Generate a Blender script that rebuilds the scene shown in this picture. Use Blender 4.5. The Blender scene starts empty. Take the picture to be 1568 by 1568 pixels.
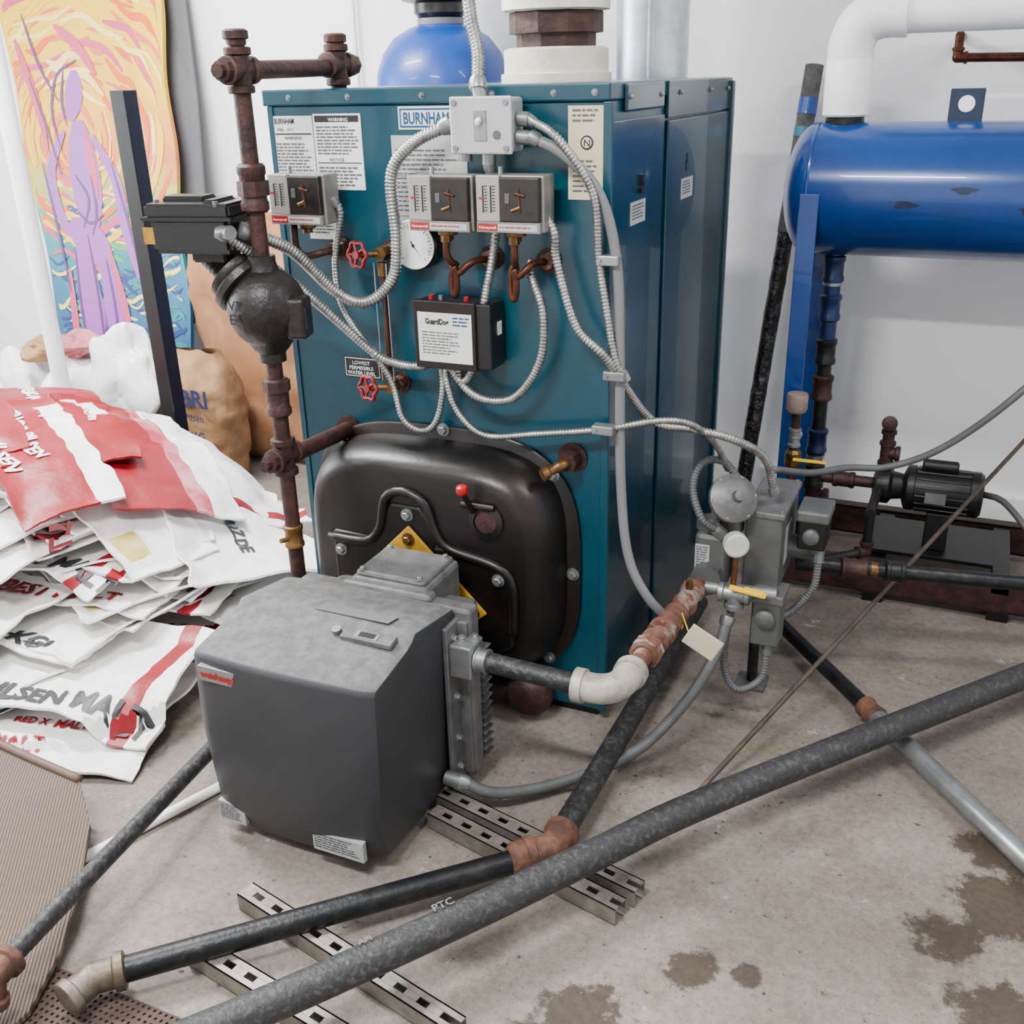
import bpy, bmesh, math, random
from mathutils import Vector, Matrix, noise
random.seed(7)
V=Vector
# ------------------------------------------------------------------ helpers
MATS={}
def pm(name,c,c2=None,scale=6,rough=.5,metal=0,bump=0,bscale=60,lo=.4,hi=.65,detail=6,emit=0,coat=0):
    if name in MATS: return MATS[name]
    m=bpy.data.materials.new(name); m.use_nodes=True; nt=m.node_tree; N=nt.nodes; L=nt.links
    b=N['Principled BSDF']
    b.inputs['Base Color'].default_value=(*c,1); b.inputs['Roughness'].default_value=rough; b.inputs['Metallic'].default_value=metal
    if coat: b.inputs['Coat Weight'].default_value=coat
    tc=N.new('ShaderNodeTexCoord')
    if c2:
        n=N.new('ShaderNodeTexNoise'); n.inputs['Scale'].default_value=scale; n.inputs['Detail'].default_value=detail; n.inputs['Roughness'].default_value=.65
        L.new(tc.outputs['Object'],n.inputs['Vector'])
        r=N.new('ShaderNodeValToRGB'); r.color_ramp.elements[0].position=lo; r.color_ramp.elements[1].position=hi
        r.color_ramp.elements[0].color=(*c,1); r.color_ramp.elements[1].color=(*c2,1)
        L.new(n.outputs['Fac'],r.inputs['Fac']); L.new(r.outputs['Color'],b.inputs['Base Color'])
    if bump:
        n2=N.new('ShaderNodeTexNoise'); n2.inputs['Scale'].default_value=bscale; n2.inputs['Detail'].default_value=4
        L.new(tc.outputs['Object'],n2.inputs['Vector'])
        bp=N.new('ShaderNodeBump'); bp.inputs['Strength'].default_value=bump; bp.inputs['Distance'].default_value=.01
        L.new(n2.outputs['Fac'],bp.inputs['Height']); L.new(bp.outputs['Normal'],b.inputs['Normal'])
    MATS[name]=m; return m
def root(name):
    e=bpy.data.objects.new(name,None); e.empty_display_size=.1; bpy.context.collection.objects.link(e); return e
def link(o,parent):
    bpy.context.collection.objects.link(o)
    if parent: o.parent=parent
    return o
def mk(name,vs,fs,mat,parent=None,smooth=False,mats=None,mi=None,recalc=True):
    me=bpy.data.meshes.new(name); me.from_pydata([tuple(v) for v in vs],[],fs); me.update()
    if recalc:
        bm=bmesh.new(); bm.from_mesh(me); bmesh.ops.recalc_face_normals(bm,faces=bm.faces); bm.to_mesh(me); bm.free()
    if mats:
        for m in mats: me.materials.append(m)
        for p,i in zip(me.polygons,mi): p.material_index=i
    else: me.materials.append(mat)
    if smooth: me.polygons.foreach_set('use_smooth',[True]*len(me.polygons))
    o=bpy.data.objects.new(name,me); return link(o,parent)
def bm_obj(name,bm,mat,parent,smooth=False):
    me=bpy.data.meshes.new(name); bm.to_mesh(me); bm.free(); me.materials.append(mat)
    if smooth: me.polygons.foreach_set('use_smooth',[True]*len(me.polygons))
    return link(bpy.data.objects.new(name,me),parent)
def box(name,a,b,mat,parent=None,bev=.002,rot=None,seg=2):
    a=V(a);b=V(b);c=(a+b)/2;s=b-a
    bm=bmesh.new(); bmesh.ops.create_cube(bm,size=1)
    bmesh.ops.scale(bm,vec=(abs(s.x),abs(s.y),abs(s.z)),verts=bm.verts)
    if bev: bmesh.ops.bevel(bm,geom=bm.edges[:],offset=min(bev,.45*min(abs(s.x),abs(s.y),abs(s.z))),segments=seg,affect='EDGES',profile=.5)
    if rot: bmesh.ops.rotate(bm,cent=(0,0,0),matrix=Matrix.Rotation(math.radians(rot[1]),3,rot[0]),verts=bm.verts)
    bmesh.ops.translate(bm,vec=c,verts=bm.verts)
    return bm_obj(name,bm,mat,parent)
def frame(d):
    d=V(d).normalized(); a=V((0,0,1)) if abs(d.z)<.9 else V((1,0,0))
    x=d.cross(a).normalized(); y=x.cross(d).normalized(); return x,y,d
def lathe(name,base,axis,prof,mat,parent=None,seg=28,smooth=True,sq=None):
    x,y,z=frame(axis); base=V(base); vs=[];fs=[]
    for (r,h) in prof:
        for i in range(seg):
            t=2*math.pi*i/seg; vs.append(base+z*h+(x*math.cos(t)+y*math.sin(t))*r)
    for j in range(len(prof)-1):
        for i in range(seg):
            k=(i+1)%seg; fs.append((j*seg+i,j*seg+k,(j+1)*seg+k,(j+1)*seg+i))
    fs.append(tuple(range(seg))); fs.append(tuple(range((len(prof)-1)*seg,len(prof)*seg)))
    o=mk(name,vs,fs,mat,parent,smooth)
    if smooth:
        m=o.modifiers.new('es','EDGE_SPLIT'); m.split_angle=math.radians(38)
    return o
def cyl(name,p1,p2,r,mat,parent=None,seg=24,r2=None,bev=0):
    p1=V(p1);p2=V(p2);h=(p2-p1).length; r2=r if r2 is None else r2
    pr=[(r,0),(r2,h)] if not bev else [(r-bev,0),(r,bev),(r2,h-bev),(r2-bev,h)]
    return lathe(name,p1,p2-p1,pr,mat,parent,seg)
def catmull(pts,step=.02):
    P=[V(p) for p in pts]; P=[2*P[0]-P[1]]+P+[2*P[-1]-P[-2]]; out=[]
    for i in range(1,len(P)-2):
        n=max(3,int((P[i+1]-P[i]).length/step))
        for k in range(n):
            t=k/n; a,b,c,d=P[i-1],P[i],P[i+1],P[i+2]
            out.append(.5*((2*b)+(c-a)*t+(2*a-5*b+4*c-d)*t*t+(3*b-a-3*c+d)*t**3))
    out.append(P[-2]); return out
def resample(pts,step):
    out=[pts[0]]; acc=0
    for a,b in zip(pts,pts[1:]):
        L=(b-a).length
        while acc+L>=step:
            t=(step-acc)/L; a=a+(b-a)*t; out.append(a.copy()); L=(b-a).length; acc=0
        acc+=L
    out.append(pts[-1]); return out
def sweep(name,pts,r,mat,parent=None,seg=12,rf=None):
    T=[(pts[min(i+1,len(pts)-1)]-pts[max(i-1,0)]).normalized() for i in range(len(pts))]
    x,y,_=frame(T[0]); vs=[];fs=[]
    for i,p in enumerate(pts):
        x=(x-T[i]*x.dot(T[i])).normalized(); y=T[i].cross(x)
        rr=r*(rf(i) if rf else 1)
        for k in range(seg):
            t=2*math.pi*k/seg; vs.append(p+(x*math.cos(t)+y*math.sin(t))*rr)
    for j in range(len(pts)-1):
        for i in range(seg):
            k=(i+1)%seg; fs.append((j*seg+i,j*seg+k,(j+1)*seg+k,(j+1)*seg+i))
    fs.append(tuple(range(seg))); fs.append(tuple(range((len(pts)-1)*seg,len(pts)*seg)))
    return mk(name,vs,fs,mat,parent,True)
def tube(name,pts,r,mat,parent=None,step=.02,seg=12,curved=True):
    return sweep(name,catmull(pts,step) if curved else [V(p) for p in pts],r,mat,parent,seg)
def flex(name,pts,r,mat,parent=None):
    p=resample(catmull(pts,.01),.0026)
    return sweep(name,p,r,mat,parent,9,rf=lambda i:(1,1.04,.78)[i%3])
def fitting(name,p,dirs,r,mat,parent):
    p=V(p)
    for i,d in enumerate(dirs):
        d=V(d).normalized()
        lathe('%s_arm_%d'%(name,i+1),p,d,[(r*1.12,0),(r*1.12,r*1.35),(r*1.38,r*1.5),(r*1.38,r*2.1),(r*1.2,r*2.2)],mat,parent)
    lathe(name+'_body',p-V((0,0,r*1.12)),(0,0,1),[(r*1.13*math.sin(math.pi*k/10)+.0005,r*1.13*(1-math.cos(math.pi*k/10))) for k in range(11)],mat,parent)
def coupling(name,p,d,r,mat,parent,l=None):
    d=V(d).normalized(); l=l or r*3; p=V(p)-d*l/2
    return lathe(name,p,d,[(r*1.1,0),(r*1.35,.06*l),(r*1.35,.2*l),(r*1.22,.26*l),(r*1.22,.74*l),(r*1.35,.8*l),(r*1.35,.94*l),(r*1.1,l)],mat,parent)
def hexbolt(name,p,d,r,mat,parent):
    d=V(d).normalized()
    lathe(name+'_washer',p,d,[(r*1.5,0),(r*1.5,r*.3)],mat,parent,20)
    return lathe(name,V(p)+d*r*.3,d,[(r,0),(r,r*.8),(r*.85,r)],mat,parent,6,False)
def prism(name,pts,n,th,mat,parent=None,bev=0,smooth=False):
    pts=[V(p) for p in pts]; n=V(n).normalized()*th; k=len(pts)
    vs=pts+[p+n for p in pts]; fs=[tuple(range(k)),tuple(range(k,2*k))]+[(i,(i+1)%k,k+(i+1)%k,k+i) for i in range(k)]
    o=mk(name,vs,fs,mat,parent,smooth)
    if bev:
        m=o.modifiers.new('b','BEVEL'); m.width=bev; m.segments=2; m.limit_method='ANGLE'
    return o
def text(name,s,o,ex,ey,size,mat,parent,align='LEFT',fn=None,ext=0,wid=None,bold=.012):
    cv=bpy.data.curves.new(name,'FONT'); cv.body=s; cv.size=size; cv.align_x=align; cv.offset=size*bold; cv.resolution_u=2
    t=bpy.data.objects.new(name,cv); bpy.context.collection.objects.link(t)
    bpy.context.view_layer.update(); dg=bpy.context.evaluated_depsgraph_get()
    me=bpy.data.meshes.new_from_object(t.evaluated_get(dg)); bpy.data.objects.remove(t)
    if fn:
        bm=bmesh.new(); bm.from_mesh(me); bmesh.ops.triangulate(bm,faces=bm.faces[:])
        bmesh.ops.subdivide_edges(bm,edges=[e for e in bm.edges if e.calc_length()>.015],cuts=2); bm.to_mesh(me); bm.free()
    o=V(o);ex=V(ex).normalized();ey=V(ey).normalized()
    xs=[v.co.x for v in me.vertices]; w=max(xs)-min(xs) if xs else 1; k=(wid/w) if wid else 1
    for v in me.vertices:
        if fn: v.co=fn(v.co.x*k,v.co.y)
        else: v.co=o+ex*v.co.x*k+ey*v.co.y
    me.materials.clear(); me.materials.append(mat)
    ob=bpy.data.objects.new(name,me); return link(ob,parent)
def greek(name,o,ex,ey,w,h,rows,mat,parent,fill=.5,short=.3):
    o=V(o);ex=V(ex).normalized();ey=V(ey).normalized(); vs=[];fs=[]; rh=h/rows
    for r in range(rows):
        x=0; end=w*(1-random.random()*short)
        while x<end:
            l=min(random.uniform(.6,2.6)*rh*1.1,end-x)
            a=o+ex*x-ey*(r*rh); b=a+ex*l; k=len(vs)
            vs+= [a,b,b-ey*rh*fill,a-ey*rh*fill]; fs.append((k,k+1,k+2,k+3)); x+=l+rh*.35
    return mk(name,vs,fs,mat,parent)
EX=V((1,0,0));EZ=V((0,0,1));EY=V((0,1,0))

# ------------------------------------------------------------------ materials
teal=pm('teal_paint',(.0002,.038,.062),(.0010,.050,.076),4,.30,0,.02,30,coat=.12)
tealShade=pm('teal_paint_side_shaded',(.0002,.023,.040),(.0004,.030,.049),3,.24,0,.05,9,coat=.3)  # same jacket teal, darkened: the side's shade is painted into the colour
iron=pm('rusty_black_iron',(.020,.0075,.0068),(.056,.018,.013),26,.55,.3,.25,90)
blk=pm('black_iron_pipe',(.020,.020,.022),(.11,.105,.10),70,.5,.4,.2,120,.48,.85)
blk2=pm('dark_pipe',(.011,.012,.014),(.040,.037,.034),22,.42,.5,.15,100,.5,.75)
rust=pm('rust_brown',(.062,.025,.016),(.16,.068,.040),22,.75,.1,.3,80)
rustw=pm('rust_patchy_pipe',(.13,.047,.028),(.28,.25,.22),20,.7,.2,.3,80,.45,.6)
galv=pm('galvanised',(.30,.31,.32),(.19,.20,.20),12,.38,.75,.05,60)
duct=pm('galvanised_duct',(.66,.68,.71),(.42,.44,.47),7,.33,.8,.03,30)
steel=pm('armoured_conduit',(.40,.40,.385),(.22,.22,.22),40,.36,.85)
alu=pm('cast_aluminium',(.16,.16,.16),(.105,.105,.105),24,.5,.5,.1,120)
hoodm=pm('burner_hood_plastic',(.0215,.0232,.0270),(.0250,.0267,.0305),6,.46,0,.06,180)
dusty=pm('dusty_hood_top',(.066,.0665,.067),(.12,.118,.115),34,.75,0,.15,150)
black=pm('black_plastic',(.0035,.0035,.004),None,rough=.33)
castb=pm('black_cast_cover',(.0042,.0032,.0028),(.036,.0135,.0072),2.6,.38,.2,.06,60,.50,.8)
floatm=pm('cast_float_body',(.007,.0062,.0062),(.017,.012,.011),12,.42,.3,.25,70)
white=pm('white_label',(.80,.81,.80),None,rough=.5)
cream=pm('cream_label',(.62,.56,.38),None,rough=.5)
ink=pm('print_black',(.005,.005,.005),None,rough=.6)
inkg=pm('print_grey',(.09,.09,.09),None,rough=.6)
inkb=pm('print_blue',(.002,.06,.16),None,rough=.5)
redp=pm('red_plastic',(.36,.001,.004),None,rough=.3)
redh=pm('red_handwheel',(.18,.001,.005),None,rough=.4,metal=.2)
yel=pm('yellow_paint',(.48,.25,.003),(.26,.13,.008),14,.5)
yelb=pm('yellow_handle',(.82,.53,.0),None,rough=.35)
brass=pm('brass',(.20,.105,.034),(.066,.032,.016),25,.4,.8)
copper=pm('copper_tube',(.11,.035,.020),(.046,.018,.012),25,.42,.8)
grey=pm('grey_steel',(.120,.124,.124),(.082,.085,.085),10,.42,.4)
lgrey=pm('junction_box_grey',(.50,.51,.51),(.42,.43,.43),10,.4,.5)
ccase=pm('control_case',(.24,.23,.21),(.155,.15,.14),10,.45,.4)
blue=pm('blue_enamel',(.0,.034,.18),(.0,.043,.215),4,.25,.1,.02,20,coat=.3)
blueW=pm('blue_vessel',(.0,.042,.25),(.001,.055,.30),14,.4,0,.04,60,coat=.1)
pvc=pm('white_pipe_wrap',(.78,.78,.77),(.84,.84,.84),5,.5,0,.04,25)
flue=pm('white_flue',(.66,.61,.50),(.76,.75,.72),14,.7,0,.2,60)
bsteel=pm('black_steel_post',(.0025,.0025,.003),None,rough=.4,metal=.2)
wallm=pm('wall_paint_white',(.83,.84,.855),(.86,.87,.88),1.4,.7,0,.05,40)
ceilm=pm('ceiling_paint',(.8,.8,.8),None,rough=.8)
tan=pm('tan_paper',(.27,.115,.047),(.36,.18,.085),5,.8,0,.35,14)
kraft=pm('kraft_paper',(.23,.115,.045),(.38,.21,.095),8,.7,0,.5,18)
poly=pm('white_plastic_film',(.74,.75,.77),(.88,.88,.89),6,.25,0,.5,9)
bagw=pm('malt_bag_white',(.85,.84,.83),(.74,.73,.71),9,.5,0,.35,22)
bagr=pm('malt_bag_red',(.215,.0,.005),(.27,.0005,.010),9,.45,0,.3,22)
bagp=pm('malt_bag_pink_worn',(.36,.03,.05),(.56,.24,.25),9,.45,0,.3,22)
bagink=pm('malt_bag_print',(.02,.02,.024),None,rough=.5)
bagwt=pm('malt_bag_white_print',(.85,.82,.82),None,rough=.5)
bagy=pm('yellow_print',(.50,.37,.07),(.66,.58,.32),12,.5)
cord=pm('grey_cable',(.06,.062,.065),None,rough=.5)
lt=pm('grey_liquidtight',(.090,.093,.097),(.07,.073,.075),20,.5)
foil=pm('black_foil_wrap',(.005,.005,.006),(.13,.13,.14),28,.3,.5,.8,60,.5,.8)
glass=pm('dial_face',(.85,.86,.85),None,rough=.15,coat=.6)

# ------------------------------------------------------------------ room
def floor_mat():
    m=bpy.data.materials.new('concrete'); m.use_nodes=True; nt=m.node_tree; N=nt.nodes; L=nt.links; b=N['Principled BSDF']
    tc=N.new('ShaderNodeTexCoord')
    def nz(s,d,r=.6):
        n=N.new('ShaderNodeTexNoise'); n.inputs['Scale'].default_value=s; n.inputs['Detail'].default_value=d; n.inputs['Roughness'].default_value=r; L.new(tc.outputs['Object'],n.inputs['Vector']); return n
    def ramp(src,e):
        r=N.new('ShaderNodeValToRGB'); cr=r.color_ramp
        cr.elements[0].position=e[0][0]; cr.elements[0].color=(*e[0][1],1); cr.elements[1].position=e[1][0]; cr.elements[1].color=(*e[1][1],1)
        for p,c in e[2:]:
            q=cr.elements.new(p); q.color=(*c,1)
        L.new(src,r.inputs['Fac']); return r
    def mult(a,b_):
        mx=N.new('ShaderNodeMix'); mx.data_type='RGBA'; mx.blend_type='MULTIPLY'; mx.inputs[0].default_value=1
        L.new(a,mx.inputs[6]); L.new(b_,mx.inputs[7]); return mx.outputs[2]
    a=nz(2.2,8); r1=ramp(a.outputs['Fac'],[(.3,(.145,.122,.102)),(.7,(.262,.229,.196))])
    g=nz(55,6,.7); r2=ramp(g.outputs['Fac'],[(.35,(.70,.69,.68)),(.6,(1,1,1))])
    col=mult(r1.outputs[0],r2.outputs[0])
    g2=nz(140,3,.8); r3=ramp(g2.outputs['Fac'],[(.33,(.40,.37,.33)),(.42,(1,1,1))]); col=mult(col,r3.outputs[0])
    g3=nz(5,7,.7); r4=ramp(g3.outputs['Fac'],[(.36,(.76,.73,.69)),(.52,(1,1,1))]); col=mult(col,r4.outputs[0])
    sep=tc.outputs['Object']; nn=nz(13,5,.7); cur=None
    for (x,y,rr) in [(1.82,-.15,.085),(1.83,-.31,.112),(1.74,-.43,.075),(1.30,-.70,.05),(1.15,-.90,.10),(1.84,-.60,.10),(1.40,-.68,.03)]:
        d=N.new('ShaderNodeVectorMath'); d.operation='DISTANCE'; L.new(sep,d.inputs[0]); d.inputs[1].default_value=(x,y,0)
        q=N.new('ShaderNodeMath'); q.operation='DIVIDE'; L.new(d.outputs['Value'],q.inputs[0]); q.inputs[1].default_value=rr
        if cur is None: cur=q.outputs[0]
        else:
            mn=N.new('ShaderNodeMath'); mn.operation='MINIMUM'; L.new(cur,mn.inputs[0]); L.new(q.outputs[0],mn.inputs[1]); cur=mn.outputs[0]
    s=N.new('ShaderNodeMath'); s.operation='MULTIPLY_ADD'; L.new(nn.outputs['Fac'],s.inputs[0]); s.inputs[1].default_value=2.6; L.new(cur,s.inputs[2])
    rs=ramp(s.outputs[0],[(.0,(.26,.215,.17)),(1,(1,1,1))])
    mp=N.new('ShaderNodeMapRange'); mp.inputs[1].default_value=2.0; mp.inputs[2].default_value=2.25; L.new(s.outputs[0],mp.inputs[0]); L.new(mp.outputs[0],rs.inputs['Fac'])
    col=mult(col,rs.outputs[0])
    w=nz(9,8,.75); rw=ramp(w.outputs['Fac'],[(.63,(0,0,0)),(.71,(1,1,1))])
    m3=N.new('ShaderNodeMix'); m3.data_type='RGBA'; L.new(rw.outputs[0],m3.inputs[0]); L.new(col,m3.inputs[6]); m3.inputs[7].default_value=(.46,.44,.41,1)
    L.new(m3.outputs[2],b.inputs['Base Color']); b.inputs['Roughness'].default_value=.7
    bp=N.new('ShaderNodeBump'); bp.inputs['Strength'].default_value=.2; bp.inputs['Distance'].default_value=.01; L.new(g.outputs['Fac'],bp.inputs['Height']); L.new(bp.outputs['Normal'],b.inputs['Normal'])
    return m
X0,X1,Y0,Y1,H=-3.4,4.0,-4.2,1.62,2.9
box('floor',(X0,Y0,-.1),(X1,Y1,0),floor_mat(),None,0)
box('wall_back',(X0,Y1,-.1),(X1,Y1+.1,H),wallm,None,0)
box('wall_left',(X0-.1,Y0,-.1),(X0,Y1,H),wallm,None,0)
box('wall_right',(X1,Y0,-.1),(X1+.1,Y1,H),wallm,None,0)
box('wall_front',(X0,Y0-.1,-.1),(X1,Y0,H),wallm,None,0)
box('ceiling',(X0,Y0,H),(X1,Y1,H+.1),ceilm,None,0)
box('baseboard_back',(.95,Y1-.03,0),(X1,Y1,.16),wallm,None,.01)

# ------------------------------------------------------------------ boiler
B=root('boiler')
bx0,bx1,by1,bz=.03,.88,1.05,1.535
box('jacket',(bx0,0,.03),(bx1,by1,bz-.035),teal,B,.003)
box('base_frame',(bx0+.02,.02,0),(bx1-.02,by1-.02,.03),black,B,0)
box('top_cap',(bx0-.006,-.008,bz-.035),(bx1+.004,by1+.006,bz),teal,B,.004)
box('cap_flange_right',(bx1+.001,.40,bz-.085),(bx1+.010,by1+.01,bz-.002),tealShade,B,.002)
box('cap_wrinkle_1',(bx1+.001,.08,bz-.06),(bx1+.012,.36,bz-.004),tealShade,B,.006)
box('side_panel_1',(bx1,.012,.05),(bx1+.006,.385,bz-.075),tealShade,B,.002)
box('side_panel_2',(bx1,.40,.04),(bx1+.012,by1-.02,bz-.09),tealShade,B,.003)
box('side_edge',(bx1,by1-.018,.04),(bx1+.02,by1+.01,bz-.01),tealShade,B,.003)
box('corner_strip',(bx1-.012,-.006,.03),(bx1+.008,.01,bz-.036),teal,B,.002)
box('front_seam',(bx0+.003,-.004,.03),(bx0+.018,.005,bz-.036),teal,B,.001)
for i,(y,z) in enumerate([(.20,1.31),(.58,1.33)]):
    cyl('side_hole_%d'%(i+1),(bx1+.004,y,z),(bx1+.0135,y,z),.012,black,B); box('side_slot_%d'%(i+1),(bx1+.004,y-.006,z+.008),(bx1+.0135,y+.006,z+.03),black,B,0)
slab=pm('faded_sticker',(.38,.40,.42),None,rough=.4)
box('side_sticker_1',(bx1+.0062,.13,1.235),(bx1+.0075,.24,1.285),slab,B,0)
greek('side_sticker_print_1',(bx1+.008,.14,1.278),EY,EZ,.09,.035,5,inkg,B)
box('side_sticker_2',(bx1+.0122,.53,1.25),(bx1+.0135,.64,1.30),slab,B,0)
greek('side_sticker_print_2',(bx1+.014,.54,1.293),EY,EZ,.09,.035,5,inkg,B)
for i,x in enumerate([.10,.26,.45,.62,.76,.85]): hexbolt('cap_screw_%d'%(i+1),(x,-.008,bz-.018),(0,-1,0),.0045,galv,B)
for i,y in enumerate([.1,.33,.5,.8,1.0]): hexbolt('cap_side_screw_%d'%(i+1),(bx1+.012,y,bz-.03),(1,0,0),.0045,galv,B)
def label(nm,x0,z0,x1,z1,m=white): return box(nm,(x0,-.003,z0),(x1,.001,z1),m,B,0)
F=lambda x,z:(x,-.0042,z)
label('label_a',.045,1.315,.155,1.478)
label('label_b',.158,1.315,.286,1.482)
box('label_b_head',(.163,-.004,1.464),(.281,0,1.478),ink,B,0)
text('label_a_title','BURNHAM',F(.05,1.461),EX,EZ,.017,ink,B,wid=.055,bold=.03)
box('label_a_bar',(.05,-.004,1.437),(.15,0,1.440),ink,B,0)
text('label_a_sub','V9A - V11',F(.055,1.444),EX,EZ,.011,ink,B)
text('label_a_warn','WARNING',F(.075,1.426),EX,EZ,.010,ink,B)
text('label_b_warn','WARNING',F(.20,1.4655),EX,EZ,.011,white,B)
text('label_b_notice','NOTICE',F(.195,1.378),EX,EZ,.011,ink,B); box('label_b_bar',(.163,-.004,1.374),(.281,0,1.376),ink,B,0)
greek('label_a_print',F(.05,1.418),EX,EZ,.10,.095,13,inkg,B)
greek('label_b_print',F(.165,1.455),EX,EZ,.115,.065,9,inkg,B)
greek('label_b_print_2',F(.165,1.366),EX,EZ,.115,.046,6,inkg,B)
label('label_low',.12,1.20,.20,1.245); greek('label_low_print',F(.125,1.24),EX,EZ,.07,.03,4,inkg,B)
label('nameplate',.385,1.447,.525,1.495); box('nameplate_border',(.389,-.0036,1.451),(.521,0,1.491),inkb,B,0); box('nameplate_field',(.393,-.0042,1.455),(.517,0,1.487),white,B,0)
text('nameplate_text','BURNHAM',(.398,-.005,1.459),EX,EZ,.034,inkb,B,wid=.114,bold=.03)
label('data_plate',.363,1.245,.552,1.435,pm('data_plate',(.48,.50,.50),None,rough=.35,metal=.3))
greek('data_plate_print',F(.372,1.405),EX,EZ,.17,.14,14,inkg,B,.35)
for k in range(6): box('data_plate_line_%d'%k,(.37,-.004,1.26+k*.022),(.42,0,1.261+k*.022),inkg,B,0)
label('rating_plate',.79,1.305,.873,1.492,cream)
greek('rating_print_1',F(.80,1.485),EX,EZ,.06,.03,3,inkg,B,.4); greek('rating_print_2',F(.80,1.385),EX,EZ,.06,.07,7,inkg,B,.35)
lathe('rating_seal',(.832,-.0042,1.42),(0,-1,0),[(.014,0),(.014,.0006)],ink,B); lathe('rating_seal_in',(.832,-.0048,1.42),(0,-1,0),[(.011,0),(.011,.0006)],cream,B)
text('rating_seal_text','N',(.825,-.0056,1.412),EX,EZ,.020,ink,B)
label('low_water_label',.185,.862,.29,.915,ink); box('low_water_inner',(.188,-.0036,.865),(.287,0,.912),white,B,0); box('low_water_field',(.19,-.0042,.867),(.285,0,.91),ink,B,0)
text('low_water_text','LOWEST\nPERMISSIBLE\nWATER LEVEL',(.235,-.005,.896),EX,EZ,.013,white,B,'CENTER')
def gauge(nm,p,d,r,parent,rim=black):
    d=V(d).normalized(); p=V(p)
    lathe(nm+'_case',p,d,[(r*.9,0),(r,r*.15),(r,r*.6),(r*.94,r*.66)],rim,parent,36)
    lathe(nm+'_face',p+d*r*.60,d,[(r*.92,0),(r*.92,r*.08)],glass,parent,36)
    x,y,_=frame(d); c=p+d*(r*.69); vs=[];fs=[]
    for k in range(28):
        t=math.radians(-45+k*10); a=-x*math.cos(t)+y*math.sin(t); b=y*math.cos(t)+x*math.sin(t); r0=.66 if k%3==0 else .74; w=.014
        i=len(vs); vs+=[c+a*r*r0-b*r*w,c+a*r*.82-b*r*w,c+a*r*.82+b*r*w,c+a*r*r0+b*r*w]; fs.append((i,i+1,i+2,i+3))
    mk(nm+'_ticks',vs,fs,ink,parent)
    a=(-x*.5+-y*.7).normalized(); b=V((a.cross(d)))
    mk(nm+'_needle',[c-b*r*.03-a*r*.2,c+b*r*.03-a*r*.2,c+a*r*.62],[(0,1,2)],ink,parent)
    lathe(nm+'_hub',c,d,[(r*.06,0),(r*.06,r*.04)],ink,parent)
gauge('pressure_gauge',(.425,-.001,1.20),(0,-1,0),.058,B)
def handwheel(nm,c,d,r,mat,parent):
    d=V(d).normalized(); x,y,_=frame(d); c=V(c)
    pts=[c+(x*math.cos(t)+y*math.sin(t))*r*(1+.10*math.cos(6*t)) for t in [2*math.pi*k/48 for k in range(48)]]; pts.append(pts[0])
    sweep(nm+'_rim',pts,r*.17,mat,parent,8)
    for k in range(5):
        t=2*math.pi*k/5; cyl('%s_spoke_%d'%(nm,k+1),c,c+(x*math.cos(t)+y*math.sin(t))*r,r*.13,mat,parent,8)
    lathe(nm+'_hub',c-d*.004,d,[(r*.34,0),(r*.34,.01)],mat,parent,16)
for i,z in enumerate([1.18,.862]):
    cyl('sight_valve_body_%d'%(i+1),(.345,0,z),(.345,-.05,z),.012,brass,B); cyl('sight_valve_nut_%d'%(i+1),(.345,-.03,z),(.345,-.06,z),.017,brass,B,6)
    cyl('sight_valve_stem_%d'%(i+1),(.345,-.05,z),(.305,-.075,z),.007,brass,B)
    handwheel('sight_handwheel_%d'%(i+1),(.298,-.080,z),(-.25,-.95,.05),.028,redh,B)
    cyl('sight_gland_%d'%(i+1),(.345,-.05,z-.02 if i==0 else z+.02),(.345,-.05,z+.03 if i else z-.05),.012,brass,B)
cyl('sight_glass',(.345,-.05,1.13),(.345,-.05,.89),.007,pm('sight_glass_tube',(.05,.012,.008),None,rough=.1),B)
for i,dx in enumerate([-.016,.016]): cyl('sight_guard_%d'%(i+1),(.345+dx,-.06,1.16),(.345+dx,-.06,.88),.002,galv,B,8)
for i,(x,z) in enumerate([(.205,1.18),(.605,1.175),(.745,1.175),(.345,1.18),(.345,.862)]):
    cyl('tapping_ring_%d'%(i+1),(x,.0,z),(x,-.006,z),.028,iron,B); cyl('tapping_bush_%d'%(i+1),(x,0,z),(x,-.026,z),.018,rust,B,8)
cyl('side_tapping_ring',(.80,0,.72),(.80,-.006,.72),.036,iron,B); cyl('side_tapping_plug',(.80,0,.72),(.80,-.045,.72),.024,iron,B,8)
lathe('drain_cock',(.80,-.04,.72),(-.55,-.7,-.25),[(.010,0),(.014,.01),(.014,.03),(.011,.034),(.011,.05),(.015,.055),(.015,.07)],brass,B)
cyl('left_tapping_ring',(.18,0,.72),(.18,-.006,.72),.036,iron,B)
def sring(cx,cz,a,b,y,n=4.5,seg=64):
    o=[]
    for k in range(seg):
        t=2*math.pi*k/seg; c,s=math.cos(t),math.sin(t)
        o.append(V((cx+a*abs(c)**(2/n)*(1 if c>0 else -1),y,cz+b*abs(s)**(2/n)*(1 if s>0 else -1))))
    return o
def loft(name,rings,mat,parent,cap=True,split=40):
    n=len(rings[0]); vs=[v for r in rings for v in r]; fs=[]
    for j in range(len(rings)-1):
        for i in range(n):
            k=(i+1)%n; fs.append((j*n+i,j*n+k,(j+1)*n+k,(j+1)*n+i))
    if cap: fs.append(tuple(range(n))); fs.append(tuple(range((len(rings)-1)*n,len(rings)*n)))
    o=mk(name,vs,fs,mat,parent,True); m=o.modifiers.new('es','EDGE_SPLIT'); m.split_angle=math.radians(split); return o
cx,cz=.445,.43
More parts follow.
